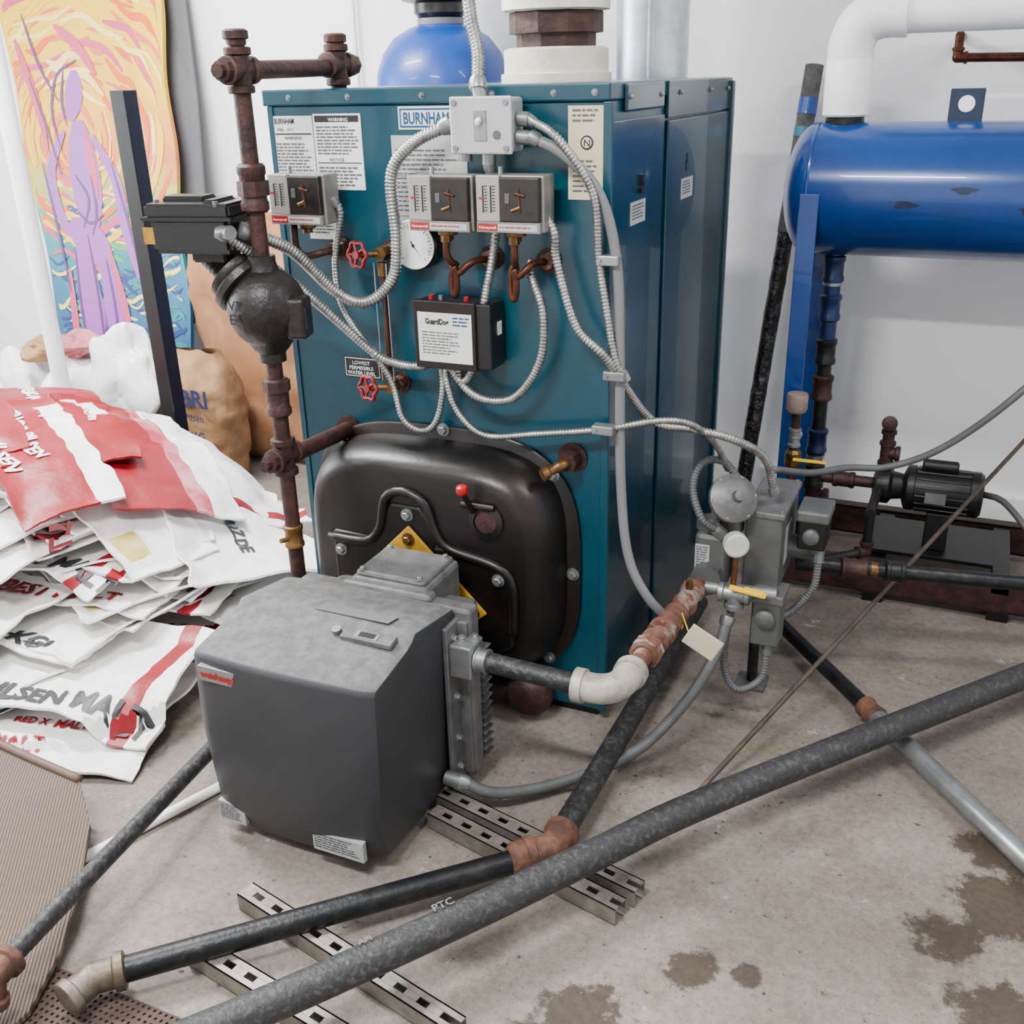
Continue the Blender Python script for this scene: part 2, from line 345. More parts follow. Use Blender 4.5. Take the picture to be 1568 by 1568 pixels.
loft('cover_flange',[sring(cx,cz,.378,.332,0,3.2),sring(cx,cz,.378,.332,-.012,3.2),sring(cx,cz,.373,.327,-.016,3.2)],castb,B)
rr=[]
for k in range(9):
    t=k/8*math.pi/2; rr.append(sring(cx,cz,.345-.06*(1-math.cos(t)),.300-.055*(1-math.cos(t)),-.014-.125*math.sin(t),3.8))
rr.append(sring(cx,cz,.15,.13,-.146,3.5)); loft('cover_dome',rr,castb,B,True,60)
for i,(x,z) in enumerate([(.09,.42),(.17,.70),(.465,.755),(.755,.675),(.805,.42),(.74,.17),(.12,.2)]): hexbolt('cover_bolt_%d'%(i+1),(x,-.016,z),(0,-1,0),.011,galv,B)
pad=[(.20,.50),(.33,.50),(.355,.565),(.375,.60),(.46,.60),(.485,.565),(.50,.50),(.60,.50),(.685,.47),(.70,.43),(.70,.26),(.62,.2),(.2,.2)]
prism('cover_pad',[(x,-.128,z) for x,z in pad],(0,-1,0),.022,castb,B,.008)
tube('cover_rib',[(.19,-.146,.48),(.30,-.149,.485),(.345,-.150,.53),(.365,-.150,.61),(.415,-.150,.635),(.475,-.150,.61),(.50,-.150,.54),(.54,-.150,.50),(.66,-.15,.475),(.70,-.148,.43),(.70,-.148,.30)],.012,castb,B)
lathe('peephole_ring',(.635,-.138,.585),(0,-1,.1),[(.044,0),(.044,.01),(.030,.014),(.030,.006)],castb,B); lathe('peephole_cover',(.635,-.142,.585),(0,-1,.1),[(.028,0),(.028,.006),(.02,.008)],iron,B)
cyl('peephole_lever',(.605,-.15,.61),(.60,-.19,.67),.007,castb,B); lathe('peephole_knob',(.60,-.19,.665),(0,-.2,1),[(.005,0),(.012,.006),(.015,.014),(.012,.024),(.004,.028)],redp,B)
cyl('peephole_hinge',(.575,-.15,.625),(.66,-.15,.625),.008,castb,B)
dc=V((.430,-.152,.345)); R=.205
prism('mounting_gasket',[dc+V((0,0,R)),dc+V((R,0,0)),dc+V((0,0,-R*.8)),dc+V((-R,0,0))],(0,-1,0),.008,yel,B,.004)
R=.145
prism('mounting_plate',[dc+V((0,-.008,R)),dc+V((R,-.008,0)),dc+V((0,-.008,-R*.8)),dc+V((-R,-.008,0))],(0,-1,0),.010,castb,B,.004)
for i,(dx,dz) in enumerate([(0,.17),(.17,0),(-.17,0)]): hexbolt('mount_bolt_%d'%(i+1),dc+V((dx,-.009,dz)),(0,-1,0),.011,brass,B)
for i,(x,z) in enumerate([(.425,.575),(.665,.44),(.225,.45)]): hexbolt('pad_bolt_%d'%(i+1),(x,-.150,z),(0,-1,0),.011,galv,B)
lathe('return_flange',(.70,-.02,.075),(0,-1,0),[(.05,0),(.06,.02),(.06,.05),(.045,.07),(.02,.08)],iron,B)
cyl('return_pipe',(.40,-.05,.06),(.70,-.05,.06),.028,iron,B)

# ------------------------------------------------------------------ burner
G=root('gas_burner')
x0,x1=.222,.662
prof=[(-.700,.028),(-.722,.09),(-.728,.28),(-.722,.455),(-.715,.466),(-.585,.487),(-.562,.495),(-.548,.508),(-.385,.482),(-.376,.474),(-.376,.035),(-.55,.012)]
nc=16; vs=[];fs=[];mi=[]; n=len(prof)
for c in range(nc+1):
    u=c/nc; x=x0+(x1-x0)*u; a=1-(2*u-1)**2; e=min(u,1-u)
    edge=max(0,1-e*16)**2
    for (y,z) in prof:
        fy=-.022*a if y<-.6 else 0; zz=z+(.008*a if z>.4 else -.006*a)
        yy=y+fy+(edge*.005 if y<-.6 else 0); zz=zz-(edge*.003 if z>.4 else -edge*.004)
        if z<.1: zz+=.018*u
        xx=x+(.012*(2*u-1)*-1 if z<.1 else 0)
        vs.append(V((xx,yy,zz)))
for c in range(nc):
    for j in range(n):
        k=(j+1)%n; fs.append((c*n+j,c*n+k,(c+1)*n+k,(c+1)*n+j)); mi.append(1 if 4<=j<=8 else 0)
fs.append(tuple(range(n))); mi.append(0); fs.append(tuple(range(nc*n,nc*n+n))); mi.append(0)
h=mk('hood',vs,fs,None,G,False,[hoodm,dusty],mi)
h.data.polygons.foreach_set('use_smooth',[True]*len(h.data.polygons)); b=h.modifiers.new('b','BEVEL'); b.width=.004; b.segments=2; b.limit_method='ANGLE'; b.angle_limit=math.radians(28)
es=h.modifiers.new('es','EDGE_SPLIT'); es.split_angle=math.radians(24)
def fplate(nm,xa,za,xb,zb,y,m,d=.003): return box(nm,(xa,y-d,za),(xb,y+.01,zb),m,G,.001)
fplate('logo_plate',.25,.412,.352,.447,-.737,pm('logo_silver',(.28,.28,.28),None,rough=.3,metal=.6))
text('logo_text','weishaupt',(.256,-.7412,.422),EX,EZ,.022,redp,G,wid=.088,bold=.03)
gl=pm('grey_label',(.30,.31,.32),None,rough=.4)
fplate('label_left',.235,.040,.305,.092,-.726,gl); greek('label_left_print',(.24,-.7302,.086),EX,EZ,.06,.040,7,ink,G,.3)
fplate('label_front',.49,.048,.615,.098,-.736,gl); greek('label_front_print',(.495,-.7402,.092),EX,EZ,.115,.038,6,ink,G,.3)
box('display_panel',(.515,-.605,.492),(.635,-.572,.504),dusty,G,.002,('X',9)); box('display_window',(.545,-.600,.4985),(.60,-.580,.5055),MATS['logo_silver'],G,.001,('X',9)); box('display_screen',(.555,-.598,.501),(.592,-.583,.5062),black,G,0,('X',9))
cyl('display_knob',(.500,-.588,.492),(.500,-.592,.507),.010,alu,G)
box('top_label',(.42,-.550,.5125),(.60,-.505,.5135),pm('dust_label',(.11,.11,.11),None,rough=.6),G,0,('X',-9))
box('fan_housing',(.25,-.375,.04),(.70,-.330,.475),alu,G,.008)
box('housing_rear',(.28,-.335,.10),(.66,-.24,.44),grey,G,.02)
for k in range(14): box('cooling_fin_%d'%(k+1),(.66,-.332,.06+k*.022),(.705,-.285,.064+k*.022),grey,G,.001)
box('side_plate',(.660,-.435,.035),(.672,-.37,.455),alu,G,.003); box('side_plate_flange',(.668,-.385,.05),(.695,-.372,.45),alu,G,.002)
for i,z in enumerate([.08,.16,.27,.34,.42]): hexbolt('side_bolt_%d'%(i+1),(.672,-.405,z),(1,0,0),.007,galv,G)
box('neck',(.385,-.36,.22),(.585,-.19,.500),alu,G,.012); box('neck_step',(.37,-.375,.20),(.60,-.335,.492),alu,G,.010)
box('neck_lid',(.395,-.35,.495),(.575,-.20,.512),alu,G,.008); cyl('burner_tube',(.44,-.22,.345),(.44,-.15,.345),.10,castb,G)
for i,(x,y) in enumerate([(.41,-.34),(.56,-.34),(.41,-.215),(.56,-.215)]): hexbolt('neck_bolt_%d'%(i+1),(x,y,.512),(0,0,1),.006,galv,G)
box('gas_inlet_block',(.672,-.43,.335),(.725,-.365,.415),galv,G,.004); hexbolt('gas_inlet_bolt_1',(.69,-.40,.415),(0,0,1),.009,steel,G); hexbolt('gas_inlet_bolt_2',(.712,-.38,.415),(0,0,1),.008,steel,G)
cyl('cable_gland',(.66,-.45,.075),(.705,-.45,.075),.018,galv,G,12); box('burner_foot',(.40,-.40,0),(.46,-.34,.07),grey,G,.004)

# ------------------------------------------------------------------ left low-water float pipework
P=root('float_switch_pipework'); px,py=.180,-.28; r=.0185
cyl('riser_lower',(px,py,.03),(px,py,.72),r,iron,P); cyl('riser_mid',(px,py,.72),(px,py,1.02),r,iron,P); cyl('riser_upper',(px,py,1.16),(px,py,1.57),r,iron,P)
fitting('top_cross',(px,py,1.575),[(0,1,0),(0,-1,0),(0,0,1),(0,0,-1)],r*1.08,iron,P)
lathe('cross_plug',(px,py-.038,1.575),(0,-1,0),[(r*1.2,0),(r*1.2,.02),(r*.8,.022),(r*.8,.034)],iron,P,8)
cyl('top_run',(px,py,1.575),(px,.10,1.58),r,iron,P); fitting('top_tee',(px,.085,1.585),[(0,1,0),(0,-1,0),(0,0,1),(0,0,-1)],r*1.1,iron,P)
lathe('tee_end_plug',(px,.125,1.585),(0,1,0),[(r*1.3,0),(r*1.3,.03)],iron,P,8)
cyl('boiler_nipple',(px,.085,1.50),(px,.085,1.58),r,iron,P)
for i,y in enumerate([py,.085]):
    cyl('stub_%d'%(i+1),(px,y,1.59),(px,y,1.625),r*.9,iron,P); lathe('stub_cap_%d'%(i+1),(px,y,1.622),(0,0,1),[(r*1.1,0),(r*1.15,.010),(r*1.45,.012),(r*1.45,.026),(r*1.1,.030)],iron,P,10)
coupling('union_top',(px,py,1.345),(0,0,1),r*1.2,iron,P,.10); lathe('union_nut',(px,py,1.33),(0,0,1),[(.034,0),(.034,.03)],iron,P,8,False)
coupling('union_low',(px,py,.885),(0,0,1),r*1.15,iron,P,.09); lathe('union_low_nut',(px,py,.90),(0,0,1),[(.032,0),(.032,.025)],iron,P,8,False)
fitting('low_tee',(px,py,.74),[(0,1,0),(0,-1,0),(0,0,1),(0,0,-1)],r*1.12,iron,P); lathe('tee_plug',(px,py-.042,.74),(0,-1,0),[(r*1.2,0),(r*1.2,.02),(r*.7,.022),(r*.7,.038)],iron,P,8)
cyl('equaliser',(px,py,.735),(px,0,.72),r*1.1,iron,P)
coupling('valve_ball',(px,py,.535),(0,0,1),r*.95,brass,P,.06); cyl('brass_nipple',(px,py,.47),(px,py,.57),r*.9,iron,P); cyl('valve_stem',(px,py,.53),(px-.01,py-.04,.535),.006,brass,P)
R=.086; lathe('float_chamber',(px,py,1.09-R*1.05),(0,0,1),[(R*math.sin(math.pi*k/16)+.002,R*1.05*(1-math.cos(math.pi*k/16))) for k in range(17)],floatm,P,36)
lathe('chamber_boss_top',(px,py,1.15),(0,0,1),[(.045,0),(.036,.02),(.030,.04),(.030,.055)],floatm,P); lathe('chamber_boss_low',(px,py,1.03),(0,0,-1),[(.06,0),(.04,.03),(.030,.04),(.030,.06)],floatm,P)
box('chamber_boss_right',(px+.06,py-.03,1.03),(px+.105,py+.03,1.12),floatm,P,.008,('Z',15)); box('chamber_boss_hole',(px+.10,py-.018,1.05),(px+.109,py+.018,1.10),black,P,.004,('Z',15))
ax=V((-.120,-.0,.105)).normalized(); c0=V((px,py,1.09))
text('chamber_mark','V7\nE4',(px-.035,py-.0885,1.10),(1,0,0),(0,.05,1),.030,floatm,P)
lathe('chamber_flange',c0+ax*.062,ax,[(.066,0),(.074,.006),(.074,.022),(.066,.028),(.058,.030),(.062,.036),(.062,.048),(.045,.052)],floatm,P,32)
lathe('bellows',c0+ax*.112,ax,[(.034,0)]+[((.036 if k%2 else .028),.006*k+.004) for k in range(16)],black,P)
def rbox(nm,c,s,mat,ang,bev=.004):
    bm=bmesh.new(); bmesh.ops.create_cube(bm,size=1); bmesh.ops.scale(bm,vec=s,verts=bm.verts); bmesh.ops.bevel(bm,geom=bm.edges[:],offset=bev,segments=2,affect='EDGES')
    M=Matrix.Rotation(math.radians(ang[2]),3,'Z')@Matrix.Rotation(math.radians(ang[1]),3,'Y')@Matrix.Rotation(math.radians(ang[0]),3,'X')
    bmesh.ops.rotate(bm,cent=(0,0,0),matrix=M,verts=bm.verts); bmesh.ops.translate(bm,vec=c,verts=bm.verts); return bm_obj(nm,bm,mat,P)
sx=.035
rbox('switch_body',V((sx,py,1.250)),(.188,.14,.078),black,(0,0,12),.010); rbox('switch_cover',V((sx,py,1.302)),(.20,.150,.030),black,(0,0,12),.006); rbox('switch_cover_rib',V((sx-.03,py,1.320)),(.10,.06,.016),black,(0,0,12),.004); rbox('switch_cover_rib_b',V((sx+.05,py,1.318)),(.03,.10,.012),black,(0,0,12),.004)
rbox('switch_rim',V((sx,py,1.286)),(.212,.160,.008),black,(0,0,12),.002)
rbox('switch_mount',V((.060,py,1.205)),(.08,.08,.03),floatm,(0,0,12)); rbox('switch_tag',V((sx-.080,py-.086,1.250)),(.03,.003,.036),yel,(0,0,12),.001)
for i,(dx,dy) in enumerate([(-.08,-.05),(.08,-.05),(-.08,.05),(.08,.05)]): cyl('switch_screw_%d'%(i+1),(sx+dx,py+dy,1.30),(sx+dx,py+dy,1.322),.006,grey,P,8)
for i,(dy) in enumerate([-.035,.03]): cyl('switch_gland_%d'%(i+1),(sx+.08,py+dy-.01,1.258),(sx+.115,py+dy-.02,1.258),.016,galv,P,10)

# ------------------------------------------------------------------ controls
def control(root_name,x,z,w=.15,h=.115):
    o=root(root_name); y0,y1=-.115,-.045
    box('back_case',(x,y0+.012,z),(x+w,y1,z+h),ccase,o,.003)
    box('left_face',(x,y0,z+.022),(x+w*.36,y0+.02,z+h),pm('control_face',(.34,.335,.31),None,rough=.4,metal=.4),o,.002); box('right_window',(x+w*.36,y0-.002,z+.022),(x+w*.96,y0+.02,z+h-.003),pm('smoked_window',(.003,.0028,.0028),(.018,.011,.008),45,.32,0),o,.003)
    box('base_strip',(x,y0-.001,z),(x+w*.97,y0+.02,z+.022),ccase,o,.001); box('brand_red',(x+.003,y0-.002,z+.004),(x+w*.32,y0+.0,z+.018),redp,o,0)
    text('brand_text','Honeywell',(x+.006,y0-.0026,z+.008),EX,EZ,.008,white,o,wid=w*.26)
    box('brand_white',(x+w*.33,y0-.002,z+.004),(x+w*.93,y0+.0,z+.018),slab,o,0); greek('brand_print',(x+w*.36,y0-.0026,z+.013),EX,EZ,w*.5,.005,1,redp,o)
    for k,dx in enumerate([.10,.22]):
        box('scale_slot_%d'%(k+1),(x+w*dx,y0-.001,z+.04),(x+w*dx+.003,y0+.001,z+h-.02),ink,o,0)
        greek('scale_marks_%d'%(k+1),(x+w*dx+.005,y0-.0012,z+h-.02),EX,EZ,.007,h-.06,9,ink,o,.3,.1)
    box('indicator',(x+w*.05,y0-.003,z+.068),(x+w*.12,y0,z+.072),redp,o,0)
    cyl('coil_1',(x+w*.55,y0-.002,z+.045),(x+w*.68,y0-.002,z+.052),.004,brass,o,10); cyl('coil_2',(x+w*.6,y0-.002,z+.080),(x+w*.75,y0-.002,z+.075),.0035,copper,o,10); cyl('coil_3',(x+w*.68,y0-.002,z+.04),(x+w*.66,y0-.002,z+.09),.0025,copper,o,10); box('cam',(x+w*.45,y0-.004,z+.06),(x+w*.52,y0,z+.08),grey,o,.001)
    cyl('adjust_screw',(x+w*.3,y0+.03,z+h),(x+w*.3,y0+.03,z+h+.016),.005,galv,o,8)
    lathe('diaphragm',(x+w*.5,y0+.035,z-.022),(0,0,1),[(.012,0),(.012,.008),(.022,.012),(.022,.022)],brass,o)
    return o
control('pressure_control',.095,1.248,.145,.110); control('pressure_control',.462,1.245); control('pressure_control',.625,1.247)
def siphon(nm,tap,topx,topz,xc,parent):
    o=root(nm); y=-.09; rr=.022; zc=1.13
    pts=[V((tap,-.02,1.175)),V((tap-.015,-.06,1.176)),V((xc+.03,-.075,1.165)),V((xc+.012,-.08,1.150))]
    loop=[V((xc+.0+rr*.35*math.cos(t),y+ (t/6.28)*-.012+.01,zc+.005+rr*1.6*math.sin(t))) for t in [math.radians(a) for a in range(60,-330,-30)]]
    pts+=loop+[V((topx,y,zc+.06)),V((topx,y,topz))]
    tube('tube',pts,.0078,copper,o,.008,12)
    lathe('nut',(topx,y,topz-.025),(0,0,1),[(.012,0),(.012,.022)],brass,o,6,False)
siphon('siphon_loop',.605,.537,1.245,.545,None); siphon('siphon_loop',.745,.70,1.245,.69,None)
ctap=root('control_pipe'); tube('tube',[(.205,-.02,1.18),(.19,-.06,1.178),(.15,-.075,1.17),(.13,-.08,1.19),(.13,-.08,1.245)],.009,iron,ctap,.01); lathe('elbow_nut',(.205,-.02,1.18),(0,-1,0),[(.018,0),(.018,.02)],brass,ctap,6,False)
J=root('junction_box'); box('body',(.563,-.09,1.405),(.698,-.02,1.512),lgrey,J,.008); box('cover',(.560,-.094,1.402),(.701,-.086,1.515),lgrey,J,.004)
box('wall_bracket',(.58,-.02,1.42),(.68,0,1.50),lgrey,J,0)
box('switch_plate',(.615,-.0965,1.428),(.645,-.093,1.488),galv,J,.001); box('switch_toggle',(.6255,-.112,1.462),(.6345,-.095,1.472),white,J,.002,('X',25))
for i,(x,z) in enumerate([(.572,1.414),(.689,1.414),(.572,1.503),(.689,1.503)]): cyl('screw_%d'%(i+1),(x,-.094,z),(x,-.099,z),.006,galv,J,12)
cyl('knockout',(.668,-.094,1.44),(.668,-.0955,1.44),.009,grey,J)
for i,(a,b) in enumerate([((.56,-.055,1.46),(.535,-.055,1.458)),((.70,-.055,1.47),(.725,-.055,1.468)),((.70,-.06,1.435),(.735,-.06,1.432)),((.63,-.055,1.40),(.63,-.055,1.38)),((.615,-.055,1.51),(.61,-.055,1.535)),((.575,-.055,1.40),(.575,-.055,1.385))]): cyl('connector_%d'%(i+1),a,b,.015,galv,J,12)
Lw=root('low_water_cutoff'); box('case',(.445,-.085,.935),(.635,-.01,1.085),black,Lw,.004); box('cover',(.443,-.093,.931),(.60,-.080,1.088),castb,Lw,.003); box('face_label',(.455,-.0945,.948),(.592,-.092,1.062),pm('lw_label',(.64,.65,.64),None,rough=.4),Lw,0)
text('label_title','GuardDog',(.475,-.0955,1.036),EX,EZ,.018,ink,Lw,wid=.06,bold=.04); greek('label_print',(.465,-.0955,1.018),EX,EZ,.10,.055,8,inkg,Lw,.35); greek('label_print_2',(.545,-.0955,1.054),EX,EZ,.042,.024,3,inkb,Lw,.4)
for i,x in enumerate([.475,.50,.565]): cyl('indicator_%d'%(i+1),(x,-.06,1.085),(x,-.06,1.095),.006,redp if i!=1 else galv,Lw,10)
box('side_mark',(.6355,-.05,1.01),(.637,-.03,1.04),white,Lw,0)
# ------------------------------------------------------------------ conduits
def cond(nm,pts,r=.0105,m=steel,flexed=True,ends=True):
    o=root(nm)
    (flex if flexed else tube)('hose',pts,r,m,o)
    if ends:
        for i,(a,b) in enumerate([(pts[0],pts[1]),(pts[-1],pts[-2])]):
            a=V(a);d=(V(b)-a).normalized(); lathe('end_%d'%(i+1),a-d*.008,d,[(r*1.35,0),(r*1.35,.016),(r*1.15,.024)],galv,o,12)
    return o
N_='flexible_conduit'
cond(N_,[(.535,-.055,1.458),(.455,-.075,1.42),(.402,-.08,1.355),(.405,-.08,1.215),(.385,-.08,1.125),(.32,-.10,1.075),(.25,-.12,1.105),(.20,-.2,1.205),(.150,-.295,1.258)],.0135)
cond(N_,[(.125,-.335,1.256),(.185,-.22,1.155),(.26,-.13,1.035),(.325,-.08,.95),(.38,-.065,.925),(.445,-.06,.925),(.46,-.05,.945)],.011)
cond(N_,[(.725,-.055,1.468),(.795,-.07,1.43),(.862,-.05,1.325),(.87,-.03,1.185),(.89,-.03,1.07),(.91,-.03,.97),(.93,-.02,.93)],.0088)
cond(N_,[(.63,-.055,1.38),(.63,-.03,1.26),(.628,-.04,1.20),(.605,-.06,1.065),(.578,-.06,.94),(.545,-.06,.895),(.515,-.06,.935)],.010)
cond(N_,[(.53,-.05,.935),(.545,-.06,.89),(.60,-.06,.858),(.68,-.06,.872),(.742,-.06,.96),(.752,-.06,1.07),(.72,-.05,1.15),(.715,-.03,1.17)],.010)
cond(N_,[(.76,-.07,1.285),(.785,-.07,1.24),(.785,-.06,1.185),(.83,-.06,1.045),(.895,-.045,.975),(.965,.07,.81),(1.06,.09,.79),(1.15,.12,.765),(1.21,.2,.70),(1.23,.25,.60)],.010)
cond(N_,[(.50,-.05,.935),(.505,-.06,.89),(.53,-.06,.82),(.60,-.06,.77),(.73,-.05,.785),(.885,-.04,.81),(1.0,.02,.825),(1.065,.06,.81),(1.10,.15,.74),(1.12,.22,.66)],.008)
cond(N_,[(.325,-.08,.95),(.355,-.06,.875),(.385,-.07,.79),(.43,-.06,.762),(.47,-.06,.79),(.49,-.055,.87),(.485,-.05,.935)],.008)
cond(N_,[(.24,-.07,1.30),(.25,-.06,1.27),(.225,-.05,1.20),(.215,-.05,1.14),(.23,-.06,1.06),(.28,-.07,.99),(.325,-.08,.95)],.0085)
cond(N_,[(.61,-.055,1.535),(.60,-.03,1.60),(.575,-.01,1.68),(.56,.02,1.80),(.56,.1,2.2),(.56,.3,2.89)],.014)
cond('liquidtight_conduit',[(.735,-.06,1.432),(.80,-.055,1.40),(.87,-.03,1.32),(.905,-.015,1.18),(.915,-.015,.98),(.925,-.02,.68),(.95,-.03,.50),(1.0,-.03,.40),(1.05,-.0,.33)],.0115,pm('pale_liquidtight',(.15,.153,.158),None,rough=.45),False)
for i,(x,y,z) in enumerate([(.885,-.02,1.185),(.905,-.025,.935),(.885,-.04,.812)]): 
    c=root('conduit_clamp'); box('strap',(x-.02,y-.018,z-.011),(x+.03,y+.012,z+.011),galv,c,.003); cyl('screw',(x-.012,y-.018,z),(x-.012,y-.023,z),.005,galv,c,8)

# ------------------------------------------------------------------ gas train
T=root('gas_train')
cyl('gas_pipe_to_burner',(.725,-.40,.375),(1.0,-.40,.365),.0225,blk,T)
coupling('pipe_end_coupling',(.74,-.40,.375),(1,0,0),.021,galv,T,.03)
gelb=pm('galv_elbow',(.42,.40,.35),(.25,.22,.18),24,.5,.2,.1)
sweep('white_elbow',catmull([(.965,-.40,.366),(1.005,-.398,.365),(1.035,-.38,.365),(1.048,-.345,.366),(1.05,-.31,.366)],.008),.032,gelb,T,20)
lathe('elbow_collar_1',(.955,-.40,.366),(1,0,0),[(.037,0),(.037,.022)],gelb,T); lathe('elbow_collar_2',(1.05,-.325,.366),(0,1,0),[(.037,0),(.037,.022)],gelb,T)
cyl('rusty_nipple',(1.05,-.31,.366),(1.085,.16,.370),.021,rustw,T)
coupling('rusty_union',(1.058,-.20,.367),(.035,.47,0),.024,rust,T,.08); lathe('union_hex',(1.055,-.235,.367),(.035,.47,0),[(.036,0),(.036,.035)],rustw,T,8,False); lathe('union_ring',(1.063,-.13,.367),(.035,.47,0),[(.034,0),(.034,.02)],rustw,T,20)
coupling('rusty_coupling',(1.07,-.05,.368),(.035,.47,0),.022,rust,T,.06)
fitting('plug_valve',(1.078,.06,.370),[(0,1,0),(0,-1,0)],.022,rustw,T); cyl('brass_stem',(1.078,.06,.37),(1.078,.06,.415),.009,brass,T)
box('yellow_handle_small',(1.070,-.03,.345),(1.086,.05,.351),yelb,T,.002,('X',30))
box('valve_body',(1.060,.16,.34),(1.140,.28,.50),grey,T,.014); box('valve_label',(1.064,.158,.40),(1.10,.160,.47),slab,T,0); greek('valve_label_print',(1.067,.1575,.465),EX,EZ,.03,.055,8,inkg,T)
lathe('valve_flange',(1.10,.15,.385),(0,1,0),[(.042,-.02),(.042,.012)],grey,T,8,False); lathe('valve_dome',(1.085,.20,.50),(0,0,1),[(.03,0),(.03,.02),(.02,.03)],alu,T)
lathe('regulator_dish',(1.150,.17,.60),(.45,-.60,.45),[(.03,-.06),(.03,-.03),(.055,-.02),(.060,-.014),(.060,0),(.045,.010),(.028,.018),(.015,.022),(.012,.036),(.004,.038)],alu,T,36)
lathe('regulator_neck',(1.14,.22,.50),(0,0,1),[(.03,0),(.025,.06),(.04,.09)],grey,T)
x_,y_,d_=frame((.45,-.60,.45))
for k in range(6):
    t=k*math.pi/3; p=V((1.150,.17,.60))+(x_*math.cos(t)+y_*math.sin(t))*.053; hexbolt('dish_bolt_%d'%(k+1),p-d_*.002,d_,.005,galv,T)
lathe('gas_gauge',(1.165,.135,.50),(.35,-.80,.10),[(.024,0),(.030,.004),(.030,.030),(.025,.034)],pm('gauge_white',(.50,.50,.48),(.36,.36,.34),20,.4),T); cyl('gauge_stem',(1.172,.125,.47),(1.17,.125,.37),.007,brass,T)
box('actuator_box',(1.175,.20,.345),(1.265,.44,.555),grey,T,.006); box('actuator_lid',(1.17,.195,.545),(1.27,.445,.562),alu,T,.004); box('actuator_sticker',(1.2655,.26,.40),(1.267,.34,.50),slab,T,0)
for i,(x,y) in enumerate([(1.18,.21),(1.26,.21),(1.26,.43)]): cyl('lid_screw_%d'%(i+1),(x,y,.56),(x,y,.567),.005,steel,T,8)
fitting('outlet_cross',(1.175,.13,.365),[(1,0,0),(-1,0,0),(0,0,-1)],.018,galv,T); cyl('cross_link',(1.10,.13,.37),(1.27,.16,.365),.016,galv,T)
box('yellow_handle',(1.165,.095,.385),(1.255,.115,.392),yelb,T,.002,('Y',6)); box('handle_grip',(1.20,.093,.384),(1.25,.117,.394),yelb,T,.003,('Y',6))
box('solenoid_block',(1.215,.15,.22),(1.285,.23,.36),grey,T,.006); box('solenoid_cap',(1.21,.145,.34),(1.29,.235,.365),alu,T,.004); lathe('solenoid_face',(1.25,.150,.30),(0,-1,0),[(.024,0),(.024,.012),(.018,.016)],alu,T); cyl('solenoid_gland',(1.255,.18,.22),(1.255,.18,.185),.014,galv,T,10)
flex('drip_loop',[(1.255,.18,.19),(1.25,.16,.12),(1.20,.12,.10),(1.165,.12,.15),(1.16,.13,.24),(1.17,.13,.33)],.010,lt,T)
flex('upper_loop',[(1.125,.16,.51),(1.08,.14,.55),(1.05,.16,.62),(1.065,.18,.675),(1.11,.2,.68),(1.15,.22,.63)],.010,lt,T); lathe('loop_gland',(1.13,.165,.50),(-.5,-.2,.5),[(.016,0),(.016,.03)],galv,T,8,False)
coupling('outlet_union',(1.30,.34,.42),(1,0,0),.024,grey,T,.08)
box('second_actuator',(1.29,.28,.44),(1.36,.38,.53),black,T,.006); box('second_actuator_plate',(1.285,.275,.515),(1.365,.385,.545),grey,T,.006); lathe('second_knob',(1.325,.28,.48),(0,-1,0),[(.020,0),(.020,.012),(.014,.016)],grey,T); cyl('second_gland',(1.345,.31,.44),(1.345,.31,.40),.013,galv,T,8)
flex('second_loop',[(1.345,.31,.40),(1.34,.30,.33),(1.30,.28,.27),(1.27,.24,.26)],.010,lt,T)
cyl('train_support',(1.20,.32,0),(1.20,.32,.34),.014,blk2,T); box('train_foot',(1.16,.28,0),(1.24,.36,.012),grey,T,.002)
T2=root('gas_supply_pipe')
cyl('pipe',(1.28,.40,.345),(2.6,.78,.26),.020,blk2,T2); coupling('supply_coupling_1',(1.42,.44,.335),(1.32,.38,-.085),.021,iron,T2,.07); coupling('supply_coupling_2',(1.52,.468,.330),(1.32,.38,-.085),.021,blk2,T2,.05); cyl('supply_brass',(1.460,.453,.333),(1.478,.458,.331),.0215,brass,T2)
cyl('pipe_stand',(2.3,.694,0),(2.3,.694,.27),.012,blk2,T2)
box('paper_tag',(1.12,-.13,.335),(1.20,-.127,.392),pm('tag_paper',(.54,.45,.33),None,rough=.8),T,.001,('Y',28)); greek('tag_print',(1.135,-.1285,.372),(1,0,-.5),(.5,0,1),.05,.025,4,inkg,T,.3)
cyl('tag_wire',(1.09,-.05,.385),(1.13,-.128,.375),.0015,yelb,T,6)
# ------------------------------------------------------------------ pipes over the floor
def floorpipe(nm,a,b,r,m,extras=None):
    o=root(nm); cyl('pipe',a,b,r,m,o,32)
    if extras: extras(o)
    return o
big=pm('painted_black_pipe',(.025,.026,.0285),(.115,.109,.103),75,.55,.25,.25,130,.50,.82)
o=root('steel_pipe'); sweep('pipe',catmull([(.40,-1.50,.115),(.64,-1.215,.115),(.895,-.865,.115),(1.08,-.592,.115),(1.26,-.332,.115),(1.87,.435,.115),(2.5,1.22,.115)],.05),.032,big,o,36)
sten=pm('pipe_stencil',(.13,.14,.155),None,rough=.7)
text('pipe_print_1','PTC',(.865,-.89,.1485),(.70,.98,0),(-.98,.70,.0),.024,sten,o); text('pipe_print_2','API',(.78,-1.01,.1482),(.70,.98,0),(-.98,.70,0),.018,sten,o)
def ex(o):
    fitting('end_elbow',(.315,-1.19,.055),[(1,.96,0),(-.2,-1,-.1)],.026,pm('brown_galv',(.10,.075,.05),(.19,.16,.135),20,.5,.5,.2),o); lathe('reducer',(.895,-.625,.055),(1,.95,0),[(.028,0),(.038,.01),(.038,.06),(.030,.07)],rust,o)
floorpipe('steel_pipe',(.33,-1.175,.055),(.95,-.575,.055),.0245,blk2,ex)
